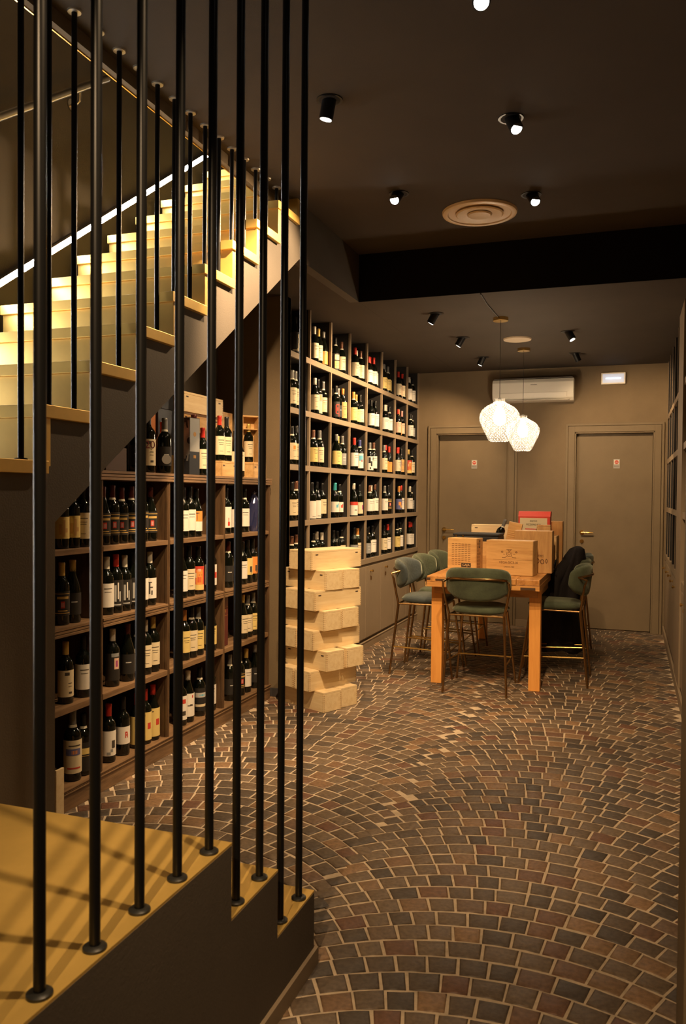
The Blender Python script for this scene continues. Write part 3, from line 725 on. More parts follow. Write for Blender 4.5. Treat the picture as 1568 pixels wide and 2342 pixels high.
# dark red boxed volume and a bottle wrapped in blue film
t = thing('presentation_box', 'tall dark red presentation box standing in the right bay of the walnut bookcase', 'box', (-2.56, 4.79, .4902))
MB().box(-.05, .05, -.045, .045, 0, .325).build('box_body', pbr('oxblood_board', (.085, .012, .012), .45), t, bevel=.003)
MB().box(.0501, .0508, -.04, .04, .255, .2575).box(.0501, .0508, -.04, .04, .20, .2025).box(.0501, .0508, -.014, -.004, .222, .242).box(.0501, .0508, .002, .012, .222, .242).build('gold_stamping', pbr('gold_foil', (.5, .28, .10), .3, metal=.8), t)
t = thing('wrapped_bottle', 'bottle wrapped in crinkled dark blue film at right end of the top walnut shelf', 'bottle', (-2.545, 5.285, 1.2302))
mb = MB(); r2 = random.Random(5); N = 20; prof = [(0, .036), (.04, .044), (.10, .047), (.16, .046), (.20, .042), (.235, .030), (.262, .014), (.275, .020), (.285, .006)]
v = []; f = []
for z, r in prof:
    for i in range(N): v.append(((r*(1+r2.uniform(-.12, .12)))*math.cos(2*PI*i/N), (r*(1+r2.uniform(-.12, .12)))*math.sin(2*PI*i/N), z))
for k in range(len(prof)-1):
    for i in range(N): j = (i+1) % N; f.append((k*N+i, k*N+j, (k+1)*N+j, (k+1)*N+i))
f.append(tuple(reversed(range(N)))); f.append(tuple(range((len(prof)-1)*N, len(prof)*N)))
mb.add(v, f); mb.build('film_wrap', pbr('blue_film', (.03, .035, .10), .18, spec=.8), t)
MB().lathe([(.274, .008), (.277, .010), (.280, .008)], 12).build('tie', pbr('blue_film_tie', (.05, .06, .16), .3), t)

# ------------------------------------------------------------------ things on top of the bookcase
ZT0 = 1.6095
def boxthing(name, label, cat, x0, x1, y0, y1, z0, z1, m, parts=(), bevel=.002, rz=0, group=None):
    cx, cy = (x0+x1)/2, (y0+y1)/2
    t = thing(name, label, cat, (cx, cy, z0), rz, group)
    a, b, h = (x1-x0)/2, (y1-y0)/2, z1-z0
    MB().box(-a, a, -b, b, 0, h).build('box_body', m, t, bevel=bevel)
    return t, a, b, h
def crate(name, label, L, Wd, H, loc, rz, group=None, m=None, staples=True, z_lid=.014, rot=None, cat='crate', stag=True):
    """wooden wine case: long side along local x, finger-jointed corners, thin sliding lid, dark staples"""
    m = m or M_PINE
    t = thing(name, label, cat, loc, rz, group, rot=rot)
    a, b = L/2, Wd/2
    body = MB().box(-a, a, -b, b, 0, H-z_lid-.0012)
    body.build('case_body', m, t, bevel=.0012)
    MB().box(-a+.001, a-.001, -b+.001, b-.001, H-z_lid, H).build('lid', m, t, bevel=.0012)
    j = MB(); n = 9
    for sx in (-1, 1):
        for sy in (-1, 1):
            for q in range(n):
                z = .008+(H-z_lid-.016)*q/(n-1)
                j.box(sx*a-.0006, sx*a+.0006, sy*(b-.006)-.003, sy*(b-.006)+.003, z-.0028, z+.0028)
                j.box(sx*(a-.006)-.003, sx*(a-.006)+.003, sy*b-.0006, sy*b+.0006, z-.0028, z+.0028)
    j.build('finger_joints', pbr('end_grain', (.42, .26, .12), .7), t)
    if staples:
        s_ = MB()
        for sy in (-1, 1):
            for x in (-a*.80, a*.80): s_.box(x-.013, x+.013, sy*b-.0015, sy*b+.0015, H-.034, H-.026)
        s_.build('staples', pbr('dark_staple', (.07, .045, .03), .5), t)
    return t
topg = 'bottles on top of the walnut bookcase'
BT = [(3.905, -2.53, 'k', 'L', 'black-capped magnum with large date lettering, leftmost on the walnut bookcase top', 1.12),
      (4.06, -2.66, 'k', 'k', 'slender black bottle behind the large-date magnum on the bookcase top', 1.06),
      (4.02, -2.69, 'k', 'k', 'tall black bottle right of the large-date magnum on the bookcase top', 1.10),
      (4.06, -2.52, 's', 'k', 'black bottle with round silver seal and grey cap on the bookcase top', 1.05),
      (4.20, -2.62, 'r', 'k', 'red-capped dark bottle just left of the sunburst box on bookcase top', 1.02),
      (4.565, -2.62, 'd', 'k', 'dark-red-capped tall bottle just right of the sunburst box on bookcase top', 1.28),
      (4.49, -2.515, 'r', 'c', 'short red-capped bottle in front of the tall dark-red-capped one', .98)]
for y, x, c, l, lab, sc in BT:
    b = bottle(x, y, ZT0, c, l, lab, None, -42, sc, 'bordeaux')
    if 'date' in lab and 'magnum with' in lab:
        text('date_digits', '20', .052, pbr('date_red', (.16, .02, .02), .6), b, Matrix.Rotation(0, 4, 'Z') @ face_mat(BR+.0016, 0, .135, (1, 0)), .0003)
    if 'seal' in lab:
        g = MB(); g.lathe([(0, .026), (.0015, .025)], 26, 0, Matrix.Translation((BR+.0008, .0, .075)) @ Matrix.Rotation(PI/2, 4, 'Y'))
        g.build('silver_seal', pbr('silver_foil', (.55, .53, .50), .35, metal=.5), b)
# front magnum, pair standing on the front crates, and the bottle in the open box
crate('wine_crate', 'small pale wine case lying at front of the walnut bookcase top', .185, .11, .100, (-2.545, 4.80, ZT0), PI/2, m=M_PINEB)
era = crate('wine_crate', 'pale wine case branded with large letters, right end of the walnut bookcase top', .20, .13, .105, (-2.555, 5.275, ZT0), PI/2, m=M_PINEB)
text('branding', 'ERA', .042, M_INK, era, face_mat(.055, -.0655, .058, (0, -1)))
bottle(-2.545, 4.765, ZT0+.1005, 'r', 'c', 'red-capped bottle with white label standing on the small front case', None, -42, .98)
bottle(-2.535, 4.845, ZT0+.1005, 'k', 'c', 'black-capped bottle with slanted cream label on the small front case', None, -42, .98)
bottle(-2.535, 4.985, ZT0, 'k', 'c', 'fat magnum with broad cream shield label on the bookcase top', None, -42, 1.04, 'burgundy').scale = (1.5, 1.5, 1.04)
t = thing('open_wine_box', 'open upright pine box holding one bottle, right end of the bookcase top', 'box', (-2.585, 5.32, ZT0+.1055), math.radians(-90+28))
o = MB(); a, h, dp = .068, .345, .085
o.box(-a, a, .006, dp, 0, .010); o.box(-a, a, .006, dp, h-.010, h); o.box(-a, -a+.009, .006, dp, .01, h-.01); o.box(a-.009, a, .006, dp, .01, h-.01)
o.box(-a, a, dp, dp+.006, 0, h); o.box(-a+.009, a-.009, .02, dp, .245, .252)
o.rotate = None
o.build('box_shell', M_PINEB, t, bevel=.001)
t.rotation_euler = (0, 0, math.radians(50))
c_, s_ = math.cos(math.radians(50)), math.sin(math.radians(50))
bx, by = -.045*s_, .045*c_
bottle(-2.585+bx, 5.32+by, ZT0+.1055+.0105, 'g', 'c', 'gold-capped bottle standing inside the open pine box', None, -42, .92)
boxthing('upright_case', 'upright pale wooden case behind the bottles on the bookcase top', 'box', -2.72, -2.70, 5.02, 5.25, ZT0, ZT0+.46, M_PINEB)
crate('wine_crate', 'wine case lying under the topmost case on the walnut bookcase', .50, .15, .40, (-2.725, 4.72, ZT0), PI/2, m=M_PINEB)
cc = crate('wine_crate', 'topmost pale pine wine case on the walnut bookcase, below the stair stringer', .53, .16, .125, (-2.715, 4.72, ZT0+.4005), PI/2, m=M_PINE)
MB().box(-.2656, -.2649, -.05, -.02, .06, .08).box(-.2656, -.2649, .0, .02, .055, .085).box(-.2656, -.2649, .035, .05, .06, .075).build('brand_marks', M_INKB, cc)
# sunburst gift box
t, a, b, h = boxthing('gift_box', 'tall black gift box with silver sunburst rays on the walnut bookcase top', 'box', -2.60, -2.50, 4.325, 4.425, ZT0, ZT0+.345, M_BLACK, rz=math.radians(-8))
silver = pbr('silver_print', (.36, .36, .34), .35, metal=.5)
g = MB(); rg = random.Random(2)
for i in range(46):
    an = PI*.5 + PI*(i+.5)/46
    l0, l1 = .02, .075+rg.random()*.05
    for q in (0,):
        d = Vector((math.cos(an), 0, math.sin(an)))
        n_ = Vector((-d.z, 0, d.x))*.0016
        c0 = Vector((a, -b-.0006, .205))
        p0 = c0+d*l0; p1 = c0+d*min(l1, (2*a-.004)/max(.02, abs(d.x)))
        g.add([p0-n_, p0+n_, p1+n_*1.6, p1-n_*1.6], [(0, 1, 2, 3)])
g.build('ray_print', silver, t)
g = MB(); g.box(a, a+.0007, -b+.004, b-.004, .14, h-.004)
g.build('silver_side', silver, t)
g = MB(); g.lathe([(0, .014), (.001, .013)], 18, 0, Matrix.Translation((a+.0007, 0, .245)) @ Matrix.Rotation(PI/2, 4, 'Y')); g.box(a+.0001, a+.0012, -.012, .012, .10, .118)
g.build('gold_star', pbr('gold_foil', (.5, .28, .10), .3, metal=.8), t)
boxthing('gift_box', 'narrow gold-edged carton squeezed behind the sunburst box', 'box', -2.70, -2.62, 4.36, 4.46, ZT0, ZT0+.12, pbr('ochre_card', (.55, .36, .12), .6))
t, a, b, h = boxthing('gift_box', 'black carton stack behind the bottles left of the sunburst box', 'box', -2.80, -2.69, 4.26, 4.44, ZT0, ZT0+.40, M_BLACK)
t, a, b, h = boxthing('gift_box', 'black carton topped by a spiky rosette on the bookcase top', 'box', -2.79, -2.69, 4.30, 4.43, ZT0+.4005, ZT0+.49, M_BLACK)
ro = thing('rosette', 'white spiky paper rosette with red centre above the black cartons', 'rosette', (-2.665, 4.41, ZT0+.535))
g = MB()
for i in range(18):
    an = 2*PI*i/18; rr_ = .042 if i % 2 else .034
    u = Vector((.25*math.cos(an), math.cos(an), math.sin(an))); w_ = Vector((0, -math.sin(an), math.cos(an)))*.005
    g.add([w_, -w_, u*rr_, Vector((.006, 0, 0))+u*.01], [(0, 1, 2), (0, 2, 3), (1, 3, 2)])
g.build('spikes', pbr('rosette_white', (.75, .72, .65), .6), ro)
MB().lathe([(0, .016), (.006, .014), (.009, .006)], 16, 0, Matrix.Rotation(PI/2, 4, 'Y')).build('centre', pbr('rosette_red', (.6, .10, .06), .5), ro, smooth=True)
MB().box(-.05, -.008, -.003, .003, -.045, -.0).build('stem', M_BLACK, ro)
boxthing('gift_box', 'orange-brown carton behind the leftmost magnums on the bookcase top', 'box', -2.80, -2.70, 4.12, 4.25, ZT0, ZT0+.385, pbr('orange_card', (.45, .16, .05), .6))
boxthing('gift_box', 'cream carton between the orange-brown and black cartons on the bookcase top', 'box', -2.835, -2.805, 4.18, 4.40, ZT0, ZT0+.43, pbr('cream_card', (.65, .55, .35), .6))
boxthing('gift_box', 'dark brown carton at the left end of the walnut bookcase top under the stringer', 'box', -2.62, -2.50, 3.48, 3.66, ZT0, ZT0+.12, pbr('brown_card', (.07, .04, .03), .6))

# ------------------------------------------------------------------ tower of crates
H = .137
U = Vector((math.cos(math.radians(66)), math.sin(math.radians(66)), 0))     # towards the back right
V = Vector((math.cos(math.radians(154)), math.sin(math.radians(154)), 0))   # towards the left
rot66 = math.radians(66); rot154 = math.radians(154)
near = [(-1.956, 5.183), (-2.062, 5.175), (-1.951, 5.222), (-2.056, 5.222), (-1.985, 5.256), (-2.052, 5.236), (-2.004, 5.325)]
lev = ['on the floor', 'in second layer', 'in third layer', 'in fourth layer', 'in fifth layer', 'in sixth layer', 'in seventh layer']
gap = [.006, .015, .03, .02, .02, .015, .008]
LC_ = .435
for i, (x, y) in enumerate(near):
    P = Vector((x, y, 0)); g_ = gap[i]
    for q in range(2):
        if i % 2 == 0:      # long side runs left, ends look to the right
            base = P + U*(q*(.170+g_)) + (V*(.012 if q and i in (0, 4) else 0)) 
            c0 = base + U*.085 + V*(LC_/2)
            crate('wine_crate', 'pale wine crate %s of the crate tower, %s' % (lev[i], ('front one', 'rear one')[q]), LC_, .170, H-.0006, (c0.x, c0.y, H*i+.0003), rot154, 'crate tower crates', staples=(i in (2, 6)))
        else:
            base = P + V*(q*(.158+g_))
            c0 = base + U*(.475/2) + V*.078
            crate('wine_crate', 'pale wine crate %s of the crate tower, %s' % (lev[i], ('right one', 'left one')[q]), .475, .156, H-.0006, (c0.x, c0.y, H*i+.0003), rot66, 'crate tower crates', staples=(i in (5,)))
P = Vector((-2.115, 5.325, 0)); c0 = P + U*.26 + V*.115
crate('wine_crate', 'broad pale wine case on top of the crate tower, nearest the camera', .52, .23, .138, (c0.x, c0.y, H*7+.0003), rot66, 'crate tower crates')

# ------------------------------------------------------------------ table
tb = thing('wooden_table', 'high old orange-brown wooden table crowded with wine cases', 'table', (-1.06, 7.45, 0))
a, b = .43, 1.26
tp = MB(); n = 5; w = 2*a/n
for i in range(n):
    tp.box(-a+w*i+.0012, -a+w*(i+1)-.0012, -b-(.004 if i % 2 else 0), b, .828, .870)
tp.box(-a, a, -b+.002, b, .824, .829)
tp.build('table_top', wood('orange_old_wood_long', (.60, .29, .085), (.36, .15, .04), .4, axis=1), tb, bevel=.003)
MB().box(-a, a, -b+.004, b, .786, .8245).build('under_frame', M_TABLE, tb, bevel=.002)
MB().box(-a+.03, a-.03, -b+.14, -b+.165, .72, .787).box(-a+.03, a-.03, b-.16, b-.13, .72, .787).box(-a+.02, -a+.045, -b+.2, b-.2, .72, .787).box(a-.045, a-.02, -b+.2, b-.2, .72, .787).build('apron', M_TABLE, tb)
for sx in (-1, 1):
    for sy in (-1, 1):
        cx = sx*(a-.048)+.0; cy = sy*(b-.195)
        MB().box(cx-.043, cx+.043, cy-.043, cy+.043, .0015, .786).build('leg', M_TLEG, tb, bevel=.003)
MB().box(-a-.002, -a+.03, -b-.0066, -b-.004, .842, .858).box(-a+.07, -a+.14, -b-.0066, -b-.004, .838, .850).box(a-.14, a-.03, -b-.0066, -b-.004, .795, .812).build('dark_repairs', pbr('dark_wood_filler', (.06, .03, .015), .6), tb)

# ------------------------------------------------------------------ bar stools
def shell(fn, nu, nv, th, name, m, parent):
    """closed cushion shell around a parametric centre surface fn(u, v) -> (point, normal)"""
    mb = MB(); v = []; f = []
    for side in (1, -1):
        for j in range(nv+1):
            for i in range(nu+1):
                p, n_ = fn(i/nu*2-1, j/nv*2-1)
                uu, vv = i/nu*2-1, j/nv*2-1
                e = max(0., 1-max(abs(uu), abs(vv))**5)**.5
                v.append(p+n_*th*side*e)
    N = (nu+1)*(nv+1)
    for j in range(nv):
        for i in range(nu):
            q = j*(nu+1)+i
            f.append((q, q+1, q+nu+2, q+nu+1)); f.append((N+q, N+q+nu+1, N+q+nu+2, N+q+1))
    mb.add(v, f)
    me = mb.mesh(name, m, smooth=True, angle=60)
    bm = bmesh.new(); bm.from_mesh(me); bmesh.ops.remove_doubles(bm, verts=bm.verts, dist=.0006)
    bmesh.ops.recalc_face_normals(bm, faces=bm.faces)
    for e in bm.edges: e.smooth = True
    bm.to_mesh(me); bm.free()
    o = bpy.data.objects.new(name, me); COL.objects.link(o); o.parent = parent
    return o
def back_fn(u, v):
    s_ = max(abs(u), abs(v), 1e-6)
    k = max((abs(u)**4+abs(v)**4)**.25, 1e-6)
    u, v = u/k*s_, v/k*s_
    R_ = .265; ph = u*math.radians(68)
    x = -.235 + (R_-R_*math.cos(ph))*.82
    y = R_*math.sin(ph)
    zt = .957 - .016*abs(u)**3; zb = .700 + .060*abs(u)**2
    z = zb+(zt-zb)*(v+1)/2
    x -= (z-.70)*.12
    n_ = Vector((math.cos(ph), -math.sin(ph), .12)).normalized()
    return Vector((x, y, z)), n_
def seat_fn(u, v):
    # squircle disc
    s_ = max(abs(u), abs(v)); 
    if s_ < 1e-6: return Vector((0, 0, .628)), Vector((0, 0, 1))
    l = math.hypot(u, v); k = (abs(u)**3.2+abs(v)**3.2)**(1/3.2)
    x = u/k*s_*.215; y = v/k*s_*.212
    return Vector((x, y, .624+.006*(1-s_*s_))), Vector((0, 0, 1))
def stool(label, x, y, rz, m, name='bar_stool'):
    t = thing(name, label, 'stool', (x, y, 0), rz, 'velvet bar stools around the table')
    shell(seat_fn, 18, 18, .036, 'seat', m, t)
    shell(back_fn, 28, 16, .027, 'backrest', m, t)
    for sy in (-1, 1):
        MB().tube([(-.268, sy*.240, .004), (-.205, sy*.207, .585), (-.207, sy*.207, .60)], [.0085, .0105, .0105], 10).build('leg', M_OLDBRASS, t, smooth=True)
        MB().tube([(.262, sy*.238, .004), (.18, sy*.175, .59)], [.0085, .0105], 10).build('leg', M_OLDBRASS, t, smooth=True)
    # seat ring and foot rest
    MB().tube([(-.205, -.207, .592), (-.205, .207, .592)], .0085, 10).tube([(-.205, -.207, .592), (.18, -.175, .590), (.18, .175, .590), (-.205, .207, .592)], .0075, 8).build('seat_frame', M_OLDBRASS, t, smooth=True)
    MB().tube([(-.243, -.228, .235), (.230, -.2125, .215), (.230, .2125, .215), (-.243, .228, .235)], .0065, 8).build('foot_rest', M_BRASS, t, smooth=True)
    # brass hoop rising behind the back
    pts = [(-.206, -.207, .595), (-.222, -.232, .70), (-.236, -.250, .80), (-.255, -.246, .845)]
    for i in range(13):
        ph = math.radians(-58 + 116*i/12)
        pts.append((-.285 + .272*(1-math.cos(ph))*.62 + (.018 if abs(ph) > .9 else 0) - .003, .262*math.sin(ph)*1.0, .875-.012*(abs(ph)/1.01)**4))
    pts += [(-.255, .246, .845), (-.236, .250, .80), (-.222, .232, .70), (-.206, .207, .595)]
    MB().tube(pts, .0095, 10).build('back_hoop', M_OLDBRASS, t, smooth=True)
    return t
stool('green velvet bar stool at the near end of the table, its back to the camera', -1.085, 6.315, PI/2, M_GREEN)
stool('blue-grey velvet bar stool on the left of the table, nearest the crate tower', -1.610, 6.755, 0, M_BLUE)
stool('green velvet bar stool on the left of the table behind the blue-grey one', -1.60, 7.29, 0, M_GREEN)
stool('green velvet bar stool farthest back on the left side of the table', -1.585, 7.85, 0, M_GREEN)
stool('green velvet bar stool alone at the near right side of the table', -.565, 6.83, PI, M_GREEN)
stool('bar stool draped with the black coat on the right side of the table', -.60, 7.42, PI, M_GREEN)
stool('blue-grey velvet bar stool behind the coat on the right side of the table', -.61, 8.06, PI, M_BLUE)

# coat hung over the second stool on the right
t = thing('black_coat', 'long black coat draped over a stool back at the right of the table', 'coat', (0, 0, 0))
mb = MB(); N = 40
sec = [(1.055, -.435, 7.42, .030, .13), (1.035, -.440, 7.42, .062, .19), (.98, -.455, 7.41, .085, .235), (.88, -.48, 7.40, .115, .265), (.74, -.52, 7.40, .150, .285), (.55, -.545, 7.40, .165, .29), (.36, -.555, 7.40, .172, .285), (.16, -.56, 7.40, .178, .28)]
v = []; f = []
for si, (z, cx, cy, ra, rb) in enumerate(sec):
    for i in range(N):
        an = 2*PI*i/N
        w_ = 1+(.10*math.sin(an*7+si*.25)+.05*math.sin(an*11+1))*min(1, si/4)
        v.append((cx+ra*math.cos(an)*w_, cy+rb*math.sin(an)*w_, z+(.02*math.sin(an*3) if si == len(sec)-1 else 0)))
for k in range(len(sec)-1):
    for i in range(N): j = (i+1) % N; f.append((k*N+i, k*N+j, (k+1)*N+j, (k+1)*N+i))
f.append(tuple(range(N)))
mb.add(v, f)
mb.build('coat_body', M_COAT, t, smooth=True, angle=80)
MB().tube([(-.50, 7.18, .93), (-.60, 7.13, .80), (-.62, 7.14, .62), (-.60, 7.17, .46)], [.05, .06, .055, .045], 14).build('sleeve', M_COAT, t, smooth=True)

# ------------------------------------------------------------------ wine cases on the table
ZB = .8705
def upright(label, cx, cy, w, d, h, rz, m=None, z=ZB, name='wine_case', cat='box'):
    """case standing on edge: front face looks along local -y"""
    t = thing(name, label, cat, (cx, cy, z), rz)
    m = m or M_PINEB
    MB().box(-w/2, w/2, -d/2+.009, d/2, 0, h).build('case_body', m, t, bevel=.002)
    MB().box(-w/2+.002, w/2-.002, -d/2, -d/2+.0085, .002, h-.002).build('front_panel', m, t, bevel=.001)
    return t
M_CASE = wood('honey_case', (.70, .43, .17), (.56, .31, .11), .5, axis=0)
M_CASE2 = wood('honey_case_upright', (.64, .38, .15), (.50, .27, .10), .5, axis=2)
# case printed with a grid of small words
g1 = upright('square wine case printed with rows of small words, left end of the table', -1.262, 6.560, .245, .150, .283, math.radians(-10), M_CASE)
pr_ = MB()
for r in range(12):
    for c in range(6):
        if r > 9 and c > 2: continue
        x = -.085+c*.0275; z = .237-r*.0150
        for q in range(4): pr_.box(x+q*.0052, x+q*.0052+.0038, -.0757, -.0748, z-.0022, z+.0022)
pr_.build('word_grid', M_INK, g1)
MB().box(-.003, .078, -.0762, -.0750, .052, .086).build('name_block', M_INKB, g1)
text('name_lettering', 'GAJA', .027, pbr('pale_print', (.72, .50, .25), .6), g1, face_mat(.0375, -.0766, .069))
sp = MB()
for c in range(4):
    for r in range(9):
        y = -.055+c*.017; z = .24-r*.027
        if c == 3 and r < 3: continue
        sp.box(.1224, .1234, y, y+.004, z-.010, z+.010)
sp.build('side_words', M_INK, g1)
MB().box(.1224, .1234, -.008, .012, .205, .268).build('side_block', M_INKB, g1)
text('side_lettering', 'GAJA', .016, pbr('pale_print', (.72, .50, .25), .6), g1, Matrix.Translation((.1238, .002, .236)) @ Matrix.Rotation(PI/2, 4, 'Z') @ Matrix.Rotation(PI/2, 4, 'X') @ Matrix.Rotation(-PI/2, 4, 'Z'))
# case with crest
g2 = upright('broad wine case with crest and bold lettering, front of the table', -.888, 6.565, .372, .17, .274, math.radians(-6), M_CASE)
yf = -.0856
text('lettering', 'VEGA-SICILIA', .028, M_INK, g2, face_mat(-.005, yf, .101), sx=.92)
text('lettering', 'UNICO-1982', .015, M_INK, g2, face_mat(.0, yf, .066))
cr_ = MB()
def ring(mb, cx, cz, rx, rz_, w_, y, a0=0, a1=360, n=24):
    for i in range(n):
        t0 = math.radians(a0+(a1-a0)*i/n); t1 = math.radians(a0+(a1-a0)*(i+1)/n)
        P_ = lambda t_, k: (cx+(rx+k)*math.cos(t_), y, cz+(rz_+k)*math.sin(t_))
        mb.add([P_(t0, -w_), P_(t1, -w_), P_(t1, w_), P_(t0, w_)], [(0, 1, 2, 3)])
ring(cr_, 0, .170, .020, .022, .0018, yf, 150, 390)
ring(cr_, 0, .172, .010, .011, .0018, yf)
ring(cr_, 0, .196, .009, .006, .002, yf); cr_.box(-.022, -.006, yf-.0003, yf, .201, .2045); cr_.box(.006, .022, yf-.0003, yf, .201, .2045)
for sx in (-1, 1):
    ring(cr_, sx*.046, .158, .030, .018, .0018, yf, 200 if sx > 0 else 250, 290 if sx > 0 else 340)
    ring(cr_, sx*.056, .184, .007, .005, .002, yf); cr_.box(sx*.040-.008, sx*.040+.008, yf-.0003, yf, .165, .168)
cr_.box(-.128, .184, yf-.0002, yf, .1225, .1236)
cr_.build('crest_print', M_INK, g2)
g3 = upright('tall wine case with round seal and signature behind the crest case', -.745, 6.845, .302, .165, .343, 0, M_CASE2)
p3 = MB(); yf = -.0831
for i in range(14):
    t0 = math.radians(-90+180*i/14); t1 = math.radians(-90+180*(i+1)/14)
    p3.add([(.005, yf, .185), (.005+.026*math.cos(t0), yf, .185+.026*math.sin(t0)), (.005+.026*math.cos(t1), yf, .185+.026*math.sin(t1))], [(0, 1, 2)])
ring(p3, .038, .10, .012, .018, .003, yf); ring(p3, .075, .095, .014, .017, .003, yf); ring(p3, .108, .10, .006, .016, .003, yf)
p3.box(.01, .085, yf-.0003, yf, .132, .1335)
p3.build('seal_print', M_INK, g3)
text('signature', 'Monteri', .028, M_INK, g3, face_mat(.045, yf, .145), sx=.9)
g4 = upright('tall narrow orange pine case standing at right rear of the table cases', -.72, 7.46, .315, .12, .405, 0, M_PINED)
p4 = MB(); ring(p4, .105, .21, .014, .026, .006, -.0606); p4.build('oval_print', M_INK, g4)
crate('wine_crate', 'pale wine case under the red carton on the table', .42, .26, .285, (-.80, 7.255, ZB), 0, m=M_PINEB)
t = thing('red_carton', 'red carton with cream printed front, highest box on the table', 'carton', (-.782, 7.21, ZB+.286))
RED = pbr('red_card', (.62, .045, .02), .5)
MB().box(-.133, .133, -.055, .075, 0, .165).build('carton_body', RED, t, bevel=.001)
MB().prism([(-.057, .163), (-.020, .208), (.076, .208), (.076, .165), (-.02, .165)], 0, -.135, .135).build('folded_lid', RED, t)
MB().box(-.120, .110, -.0562, -.0550, .012, .152).build('cream_panel', pbr('cream_card', (.65, .55, .35), .6), t)
text('lettering', 'RISERVE', .018, M_INKB, t, face_mat(-.005, -.0566, .125)); text('lettering', 'PIZZERIE BITI', .021, M_INKB, t, face_mat(-.005, -.0566, .095))
t, a_, b_, h_ = boxthing('white_box', 'small white box tucked below the red carton', 'box', -.838, -.748, 7.0, 7.06, ZB, ZB+.352, pbr('white_card', (.72, .66, .52), .6))
MB().box(-.0452, .0452, -.0305, -.03, .345, .3522).build('red_edge', RED, t)
crate('small_case', 'small honey wood case standing right of the white box on the table', .112, .07, .385, (-.686, 7.03, ZB), 0, m=M_CASE2, staples=False, cat='box')
crate('small_case', 'flat grey-brown wood case left of the white box on the table', .10, .05, .335, (-.895, 7.04, ZB), 0, m=M_PINED, staples=False, cat='box')
# leaning slatted case
t = thing('slatted_case', 'leaning wooden case with fine horizontal slats beside the black case', 'box', (-.985, 6.93, ZB), rot=(math.radians(0), math.radians(11), 0))
s_ = MB(); s_.box(-.055, .055, 0, .05, 0, .400)
for q in range(20): s_.box(-.050, .050, -.004, .0, .02+q*.0165, .030+q*.0165)
s_.build('slatted_front', M_CASE, t)
MB().box(-.056, .056, .002, .052, .4005, .408).build('lid', M_CASE, t)
crate('wine_crate', 'long pale wine case at the back left of the table', .46, .14, .355, (-1.185, 7.72, ZB), 0, m=M_PINE)
crate('wine_crate', 'honey wine case carrying the flat black case on the table', .34, .26, .238, (-1.262, 6.99, ZB), 0, m=M_CASE)
t = thing('black_flat_case', 'flat black leatherette case with brass clasps lying on a wine case', 'case', (-1.235, 7.02, ZB+.2385), math.radians(-2))
MB().box(-.195, .195, -.13, .13, 0, .043).build('case_base', M_BLACK, t, bevel=.006)
MB().box(-.197, .197, -.132, .132, .0445, .066).build('case_lid', M_BLACK, t, bevel=.006)
for x in (-.165, -.105):
    MB().box(x-.006, x+.006, -.1345, -.130, .034, .052).build('clasp', M_BRASS, t)
tt = bottle(-1.150, 7.25, ZB+.138, 's', 'k', 'leaning dark bottle with grey cap behind the flat black case', None, 0, 1.0, 'bordeaux', rot=(0, math.radians(22), 0))
crate('wine_crate', 'small case standing behind the flat black case under the leaning bottle', .16, .12, .118, (-1.14, 7.25, ZB), 0, m=M_CASE, staples=False)
# black cable on the table
tag(MB().tube([(-.64, 7.2, ZB+.006), (-.60, 7.12, ZB+.02), (-.585, 7.05, ZB+.09), (-.60, 6.98, ZB+.04), (-.58, 7.0, ZB+.006)], .006, 8).build('black_cable', M_IRON, smooth=True), 'black looped cable on the table between the tall case and the coat', 'cable')

# ------------------------------------------------------------------ pendants
def pendant(label, x, y):
    t = thing('pendant_lamp', label, 'lamp', (x, y, ZL), 0, 'textured glass pendant lamps')
    MB().lathe([(-.028, .060), (-.026, .062), (0, .062)], 32).build('ceiling_canopy', M_BRASS, t, smooth=True)
    MB().cyl((0, 0, -.028), (0, 0, -.655), .0022, n=8).build('cord', pbr('grey_cord', (.10, .09, .075), .5, metal=.5), t, smooth=True)
    MB().lathe([(-.70, .016), (-.665, .018), (-.650, .008)], 16).build('lamp_holder', M_OLDBRASS, t, smooth=True)
    pf = [(0, .070), (.004, .074), (.030, .087), (.06, .102), (.10, .122), (.14, .141), (.17, .1515), (.20, .1545), (.23, .1485), (.26, .130), (.285, .102), (.30, .075), (.312, .050), (.325, .042), (.35, .044)]
    # resample and emboss
    mb = MB(); NU, NV = 112, 84; v = []; f = []
    def prof(z):
        for q in range(len(pf)-1):
            if pf[q][0] <= z <= pf[q+1][0]:
                k = (z-pf[q][0])/(pf[q+1][0]-pf[q][0]); return pf[q][1]+(pf[q+1][1]-pf[q][1])*k
        return pf[-1][1]
    for j in range(NV+1):
        z = .35*j/NV; r = prof(z)
        for i in range(NU):
            an = 2*PI*i/NU
            e = 0 if (z < .006 or z > .318) else .0115*abs(math.sin(an*11+j*PI/7))*abs(math.sin(an*11-j*PI/7))
            v.append(((r+e)*math.cos(an), (r+e)*math.sin(an), z-1.008))
    for j in range(NV):
        for i in range(NU):
            q = (i+1) % NU; f.append((j*NU+i, j*NU+q, (j+1)*NU+q, (j+1)*NU+i))
    mb.add(v, f)
    mb.build('glass_shade', M_SHADE, t, smooth=True, angle=80)
    MB().lathe([(-.875, .004), (-.868, .026), (-.845, .044), (-.81, .050), (-.775, .042), (-.735, .022), (-.70, .015)], 20).build('bulb', M_BULB, t, smooth=True)
    
